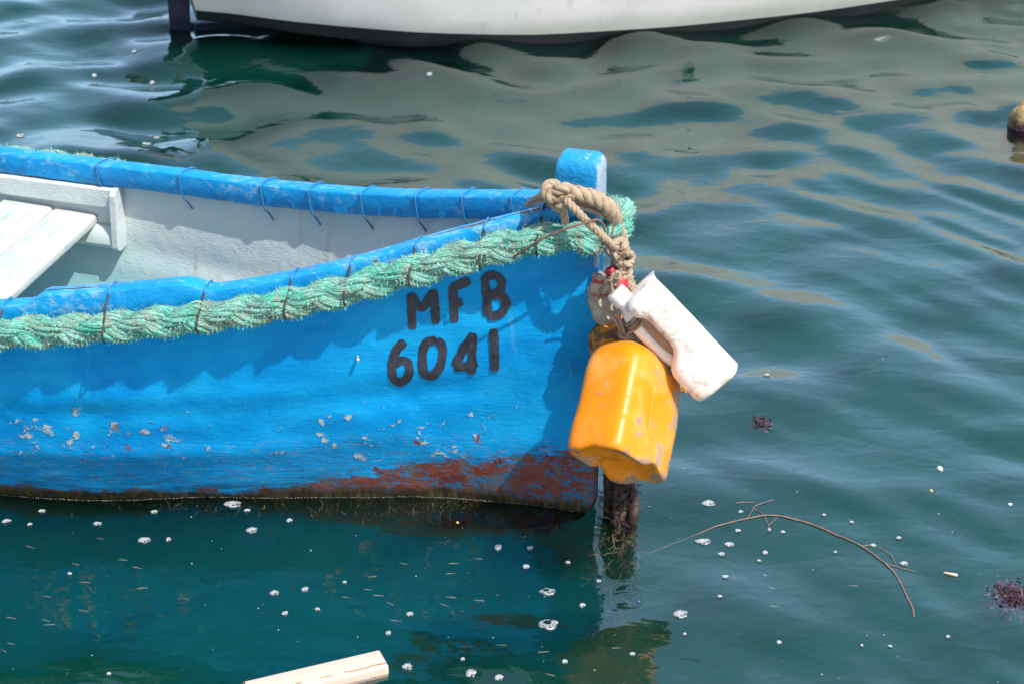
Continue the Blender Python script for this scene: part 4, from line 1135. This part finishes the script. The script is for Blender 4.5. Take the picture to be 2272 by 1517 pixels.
def plank():
    A, B_, C_ = atz(530, 1512, .02), atz(826, 1443, .02), atz(866, 1475, .02)
    ex = (B_ - A).normalized(); ey = Vector((-ex.y, ex.x, 0)); w = abs((C_ - B_).dot(ey)); L = (B_ - A).dot(ex) + .015
    c = A - ey * w - Vector((0, 0, .028)); mb = MB()
    plank_box(mb, c, ex * L, ey * w, Vector((0, 0, .028)), .004, seg=24)
    # broken end
    rr = random.Random(6); V = []
    mb.v = [(p[0], p[1], p[2]) if (Vector(p) - c).dot(ex) > .004 else tuple(Vector(p) + ex * rr.uniform(0, .012)) for p in mb.v]
    M = Mat("pale_board"); co = M.obj
    inv = Matrix((ex, ey, (0, 0, 1)))
    X = M.n("ShaderNodeVectorMath", {0: co, 1: ex}, operation='DOT_PRODUCT').outputs[1]
    Yv = M.n("ShaderNodeVectorMath", {0: co, 1: ey}, operation='DOT_PRODUCT').outputs[1]
    g = M.n("ShaderNodeCombineXYZ", {0: M.math('MULTIPLY', X, 5), 1: M.math('MULTIPLY', Yv, 60), 2: 0.0}).outputs[0]
    gr = M.noise(g, 3, 5, .65)
    b = M.mix(gr, (.60, .43, .34), (.70, .54, .45))
    b = M.mix(M.step(M.noise(co, 60, 4, .7), .67, .70, 0, .8), b, (.24, .12, .06))
    e = M.math('ADD', Yv, M.math('MULTIPLY', M.math('SUBTRACT', M.noise(co, 25, 3), .5), .012))
    b = M.mix(M.math('MULTIPLY', M.step(M.math('ABSOLUTE', M.math('ADD', e, w * .5 - .012)), .001, .0022, 1, 0), M.step(M.noise(co, 14, 2), .45, .5)), b, (.30, .12, .05))
    endm = M.step(M.math('ADD', X, M.math('MULTIPLY', M.noise(co, 60, 4), .05)), -L * .5 + .040, -L * .5 + .028)
    b = M.mix(M.math('MULTIPLY', endm, M.step(M.noise(co, 70, 4), .4, .55)), b, (.13, .07, .04))
    m = mb.thing("plank", M.surf(b, .55, M.bump(M.math('ADD', gr, M.noise(co, 160, 3)), .4, .003)), "pale pink-white broken board floating at the bottom edge of the picture", "board", angle=50)
plank()

def tube_thing(name, pts, r, mat, label, cat, group=None, extra=()):
    mb = MB(); mb.tube(spline(pts, .006), r if not isinstance(r, tuple) else None or r[0], 8)
    for e in extra: mb.tube(spline(e, .006), .0009, 6)
    return mb.thing(name, mat, label, cat, group)
Mtw = Mat("twig_bark"); twig_m = Mtw.surf(Mtw.ramp(Mtw.noise(Mtw.obj, 60, 4), [(.3, (.16, .08, .055)), (.7, (.30, .17, .12))]), .6)
def W_(u, v, z=.002):
    p = on_water(u, v); p.z += z; return p
tp = [W_(1440, 1196, -.03), W_(1500, 1184, -.016), W_(1540, 1180, -.004), W_(1590, 1166), W_(1650, 1154), W_(1690, 1146), W_(1730, 1146), W_(1790, 1160), W_(1850, 1185), W_(1910, 1212), W_(1950, 1240), W_(1985, 1275), W_(2008, 1320), W_(2022, 1350), W_(2028, 1371)]
def twig():
    mb = MB(); P = spline(tp, .006); n = len(P)
    P = [p + Vector((.0015 * nz(p.x, p.y, 3, 30), .002 * nz(p.x, p.y, 9, 30), 0)) for p in P]
    mb.tube(P, [.0006 + .0011 * min(1, i / n * 2.2) * (1 + .3 * nz(p.x, p.y, 0, 60)) for i, p in enumerate(P)], 8)
    for e in ([(1658, 1152), (1668, 1138), (1674, 1128), (1690, 1120), (1715, 1112)], [(1672, 1132), (1690, 1140), (1702, 1158), (1707, 1172)], [(1707, 1164), (1715, 1158), (1724, 1150)], [(1674, 1119), (1650, 1119), (1632, 1121)], [(1912, 1213), (1930, 1210), (1945, 1212)], [(1960, 1250), (1990, 1258), (2028, 1268)], [(1950, 1216), (1975, 1230), (1986, 1250)]):
        mb.tube(spline([W_(a, b) for a, b in e], .005), .0008, 6)
    mb.thing("twig", twig_m, "long curved brown twig floating to the right of the boat's bow", "twig")
twig()
def flat_scrap(name, u, v, w, h, rot, mat, label, cat, thick=.003, seed=1):
    p = on_water(u, v); s = (p - CP).dot(FW) / FPX; rr = random.Random(seed); n = 14; a = w * s * .5; b = h * s * .5 / .5
    mb = MB(); rings = []
    for z, k in ((-.001, .8), (thick * .4, 1.0), (thick, .75)):
        rg = []
        for j in range(n):
            t = 2 * math.pi * j / n; q = 1 + .3 * nz(math.cos(t) + seed, math.sin(t), seed, 1.3)
            x, y = a * k * q * math.cos(t), b * k * q * math.sin(t)
            rg.append(p + Vector((x * math.cos(rot) - y * math.sin(rot), x * math.sin(rot) + y * math.cos(rot), z)))
        rings.append(rg)
    mb.loft(rings); return mb.thing(name, mat, label, cat)
Msh = Mat("white_shell"); shell = Msh.surf(Msh.mix(Msh.noise(Msh.obj, 80), (.62, .60, .55), (.78, .77, .73)), .5)
Myl = Mat("yellow_leaf"); yl = Myl.surf((.6, .38, .12), .6)
flat_scrap("shell_fragment", 1105, 1217, 17, 9, -.4, shell, "small white shell fragment floating in front of the bow", "shell", .006, 3)
flat_scrap("leaf", 1015, 1162, 7, 4, 0, yl, "tiny tan leaf scrap floating close under the bow", "leaf", .002, 5)
flat_scrap("leaf", 2066, 1091, 8, 5, .2, yl, "tiny yellow leaf scrap on open water behind the twig", "leaf", .002, 6)
flat_scrap("shell_fragment", 2241, 1118, 10, 4, .1, shell, "tiny white scrap near the side edge of the picture", "shell", .003, 8)
flat_scrap("shell_fragment", 2086, 1040, 14, 9, .3, shell, "white scrap floating alone on the open water past the jug", "shell", .005, 9)
mb = MB(); mb.tube([W_(2095, 1273, .003), W_(2112, 1277, .003), W_(2121, 1279, .003)], [.0018, .003, .0035], 8)
Mst = Mat("peeled_stick"); mb.thing("stick", Mst.surf((.66, .5, .4), .6), "short pale stick floating beyond the end of the twig", "stick")
def weed_clump(u, v, w, h, label, seed, mats=None):
    rr = random.Random(seed); p = on_water(u, v); s = (p - CP).dot(FW) / FPX; mb = MB()
    for _ in range(int(w * h * .22)):
        a, b = rr.gauss(0, .33) * w * s, rr.gauss(0, .33) * h * s / .5
        q = p + Vector((a, b, rr.uniform(-.012, .004)))
        frond(mb, q, Vector((rr.gauss(0, 1), rr.gauss(0, 1), rr.gauss(0, .2))), rr.uniform(.010, .020), .006, 0, rr, 2)
    mb.thing("seaweed_clump", mats or [weed_purple], label, "seaweed")
weed_clump(2245, 1326, 66, 42, "dark purple seaweed clump floating at the right edge", 3)
weed_clump(1690, 933, 30, 18, "small purple seaweed clump floating beyond the white jug", 4)
def fishes():
    Mf = Mat("small_fish"); fm = Mf.surf(Mf.mix(Mf.noise(Mf.obj, 80), (.20, .19, .12), (.36, .35, .26)), .4)
    Mk = Mat("dark_sliver"); km = Mk.surf((.06, .07, .05), .6)
    rr = random.Random(12)
    def make(name, mat):
        mb = MB(); rings = []
        for x, w, h in ((-.5, .02, .10), (-.42, .015, .03), (-.2, .035, .055), (.15, .05, .07), (.38, .045, .055), (.5, .01, .012)):
            rings.append([Vector((x, w * math.cos(t), h * math.sin(t))) for t in np.linspace(0, 2 * math.pi, 8, endpoint=False)])
        mb.loft(rings); return mb.obj(name, mat)
    L1 = [(221, 1182), (65, 1200), (166, 1235), (303, 1244), (188, 1281), (103, 1309), (314, 1292), (407, 1305), (183, 1343), (290, 1354), (100, 1363), (109, 1378), (22, 1351), (22, 1412), (6, 1432), (271, 1224), (895, 1240), (1006, 1237), (1061, 1232), (999, 1258), (826, 1264), (815, 1287), (839, 1302), (767, 1312), (865, 1328), (986, 1329), (1008, 1352), (877, 1360), (1048, 1373), (1144, 1380), (1217, 1366), (1205, 1439), (1113, 1427), (1036, 1425), (1221, 1485), (1367, 1426), (1000, 1302), (1063, 1307), (1718, 1333), (1710, 1290), (1894, 1287), (1852, 1511), (1694, 1506)]
    L2 = [(1719, 1274), (1859, 1304), (1730, 1311), (1765, 1310), (2106, 1335), (1993, 1333), (2135, 1463), (2146, 1485), (2107, 1237), (2138, 1279), (1985, 1192)]
    base = None
    for i, (u, v) in enumerate(L1):
        if base is None: base = make("fish", fm); o = base
        else: o = base.copy(); col.objects.link(o)
        p = on_water(u, v); o.location = p - Vector((0, 0, rr.uniform(.008, .022))); o.rotation_euler = (0, 0, rr.gauss(-.1, .25) + (math.pi if rr.random() < .4 else 0)); s = rr.uniform(.017, .023); o.scale = (s, s, s)
        tag(o, "small slender pale fish swimming just under the surface", "fish", "small pale fish near the surface")
    base = None
    for i, (u, v) in enumerate(L2):
        if base is None: base = make("dark_fish", km); o = base
        else: o = base.copy(); col.objects.link(o)
        p = on_water(u, v); o.location = p - Vector((0, 0, .004)); o.rotation_euler = (0, 0, rr.gauss(-.8, .4)); s = rr.uniform(.016, .024); o.scale = (s, s * .8, s * .8)
        tag(o, "thin dark little fish on the open teal water near the twig", "fish", "dark little fish near the twig")
fishes()
def rock():
    p = atz(2289, 276, 0); mb = MB(); rings = []
    for z, k in ((-.25, 1.25), (-.1, 1.2), (-.02, 1.1), (.03, 1.0), (.06, .85), (.085, .6), (.098, .3), (.10, .05)):
        rings.append([p + Vector((.062 * k * math.cos(t) * (1 + .3 * nz(math.cos(t) * 1.4, math.sin(t) * 1.4, z * 9, 1)), .06 * k * math.sin(t) * (1 + .3 * nz(math.cos(t), math.sin(t), z * 9 + 4, 1.2)), z * .75 + .014 * nz(math.cos(t) * 3, math.sin(t) * 3, z * 20))) for t in np.linspace(0, 2 * math.pi, 30, endpoint=False)])
    mb.loft(rings)
    M = Mat("weedy_rock"); X, Y, Z = M.sep(M.obj)
    c = M.ramp(M.noise(M.obj, 18, 4), [(.3, (.20, .13, .05)), (.7, (.42, .30, .12))])
    c = M.mix(M.step(M.math('ADD', Z, M.math('MULTIPLY', M.noise(M.obj, 22, 4), .08)), .265, .235), c, (.05, .02, .03))
    mb.thing("rock", M.surf(c, .7, M.bump(M.noise(M.obj, 40, 5), .8, .015)), "brown weedy rock breaking the surface at the right edge", "rock")
rock()
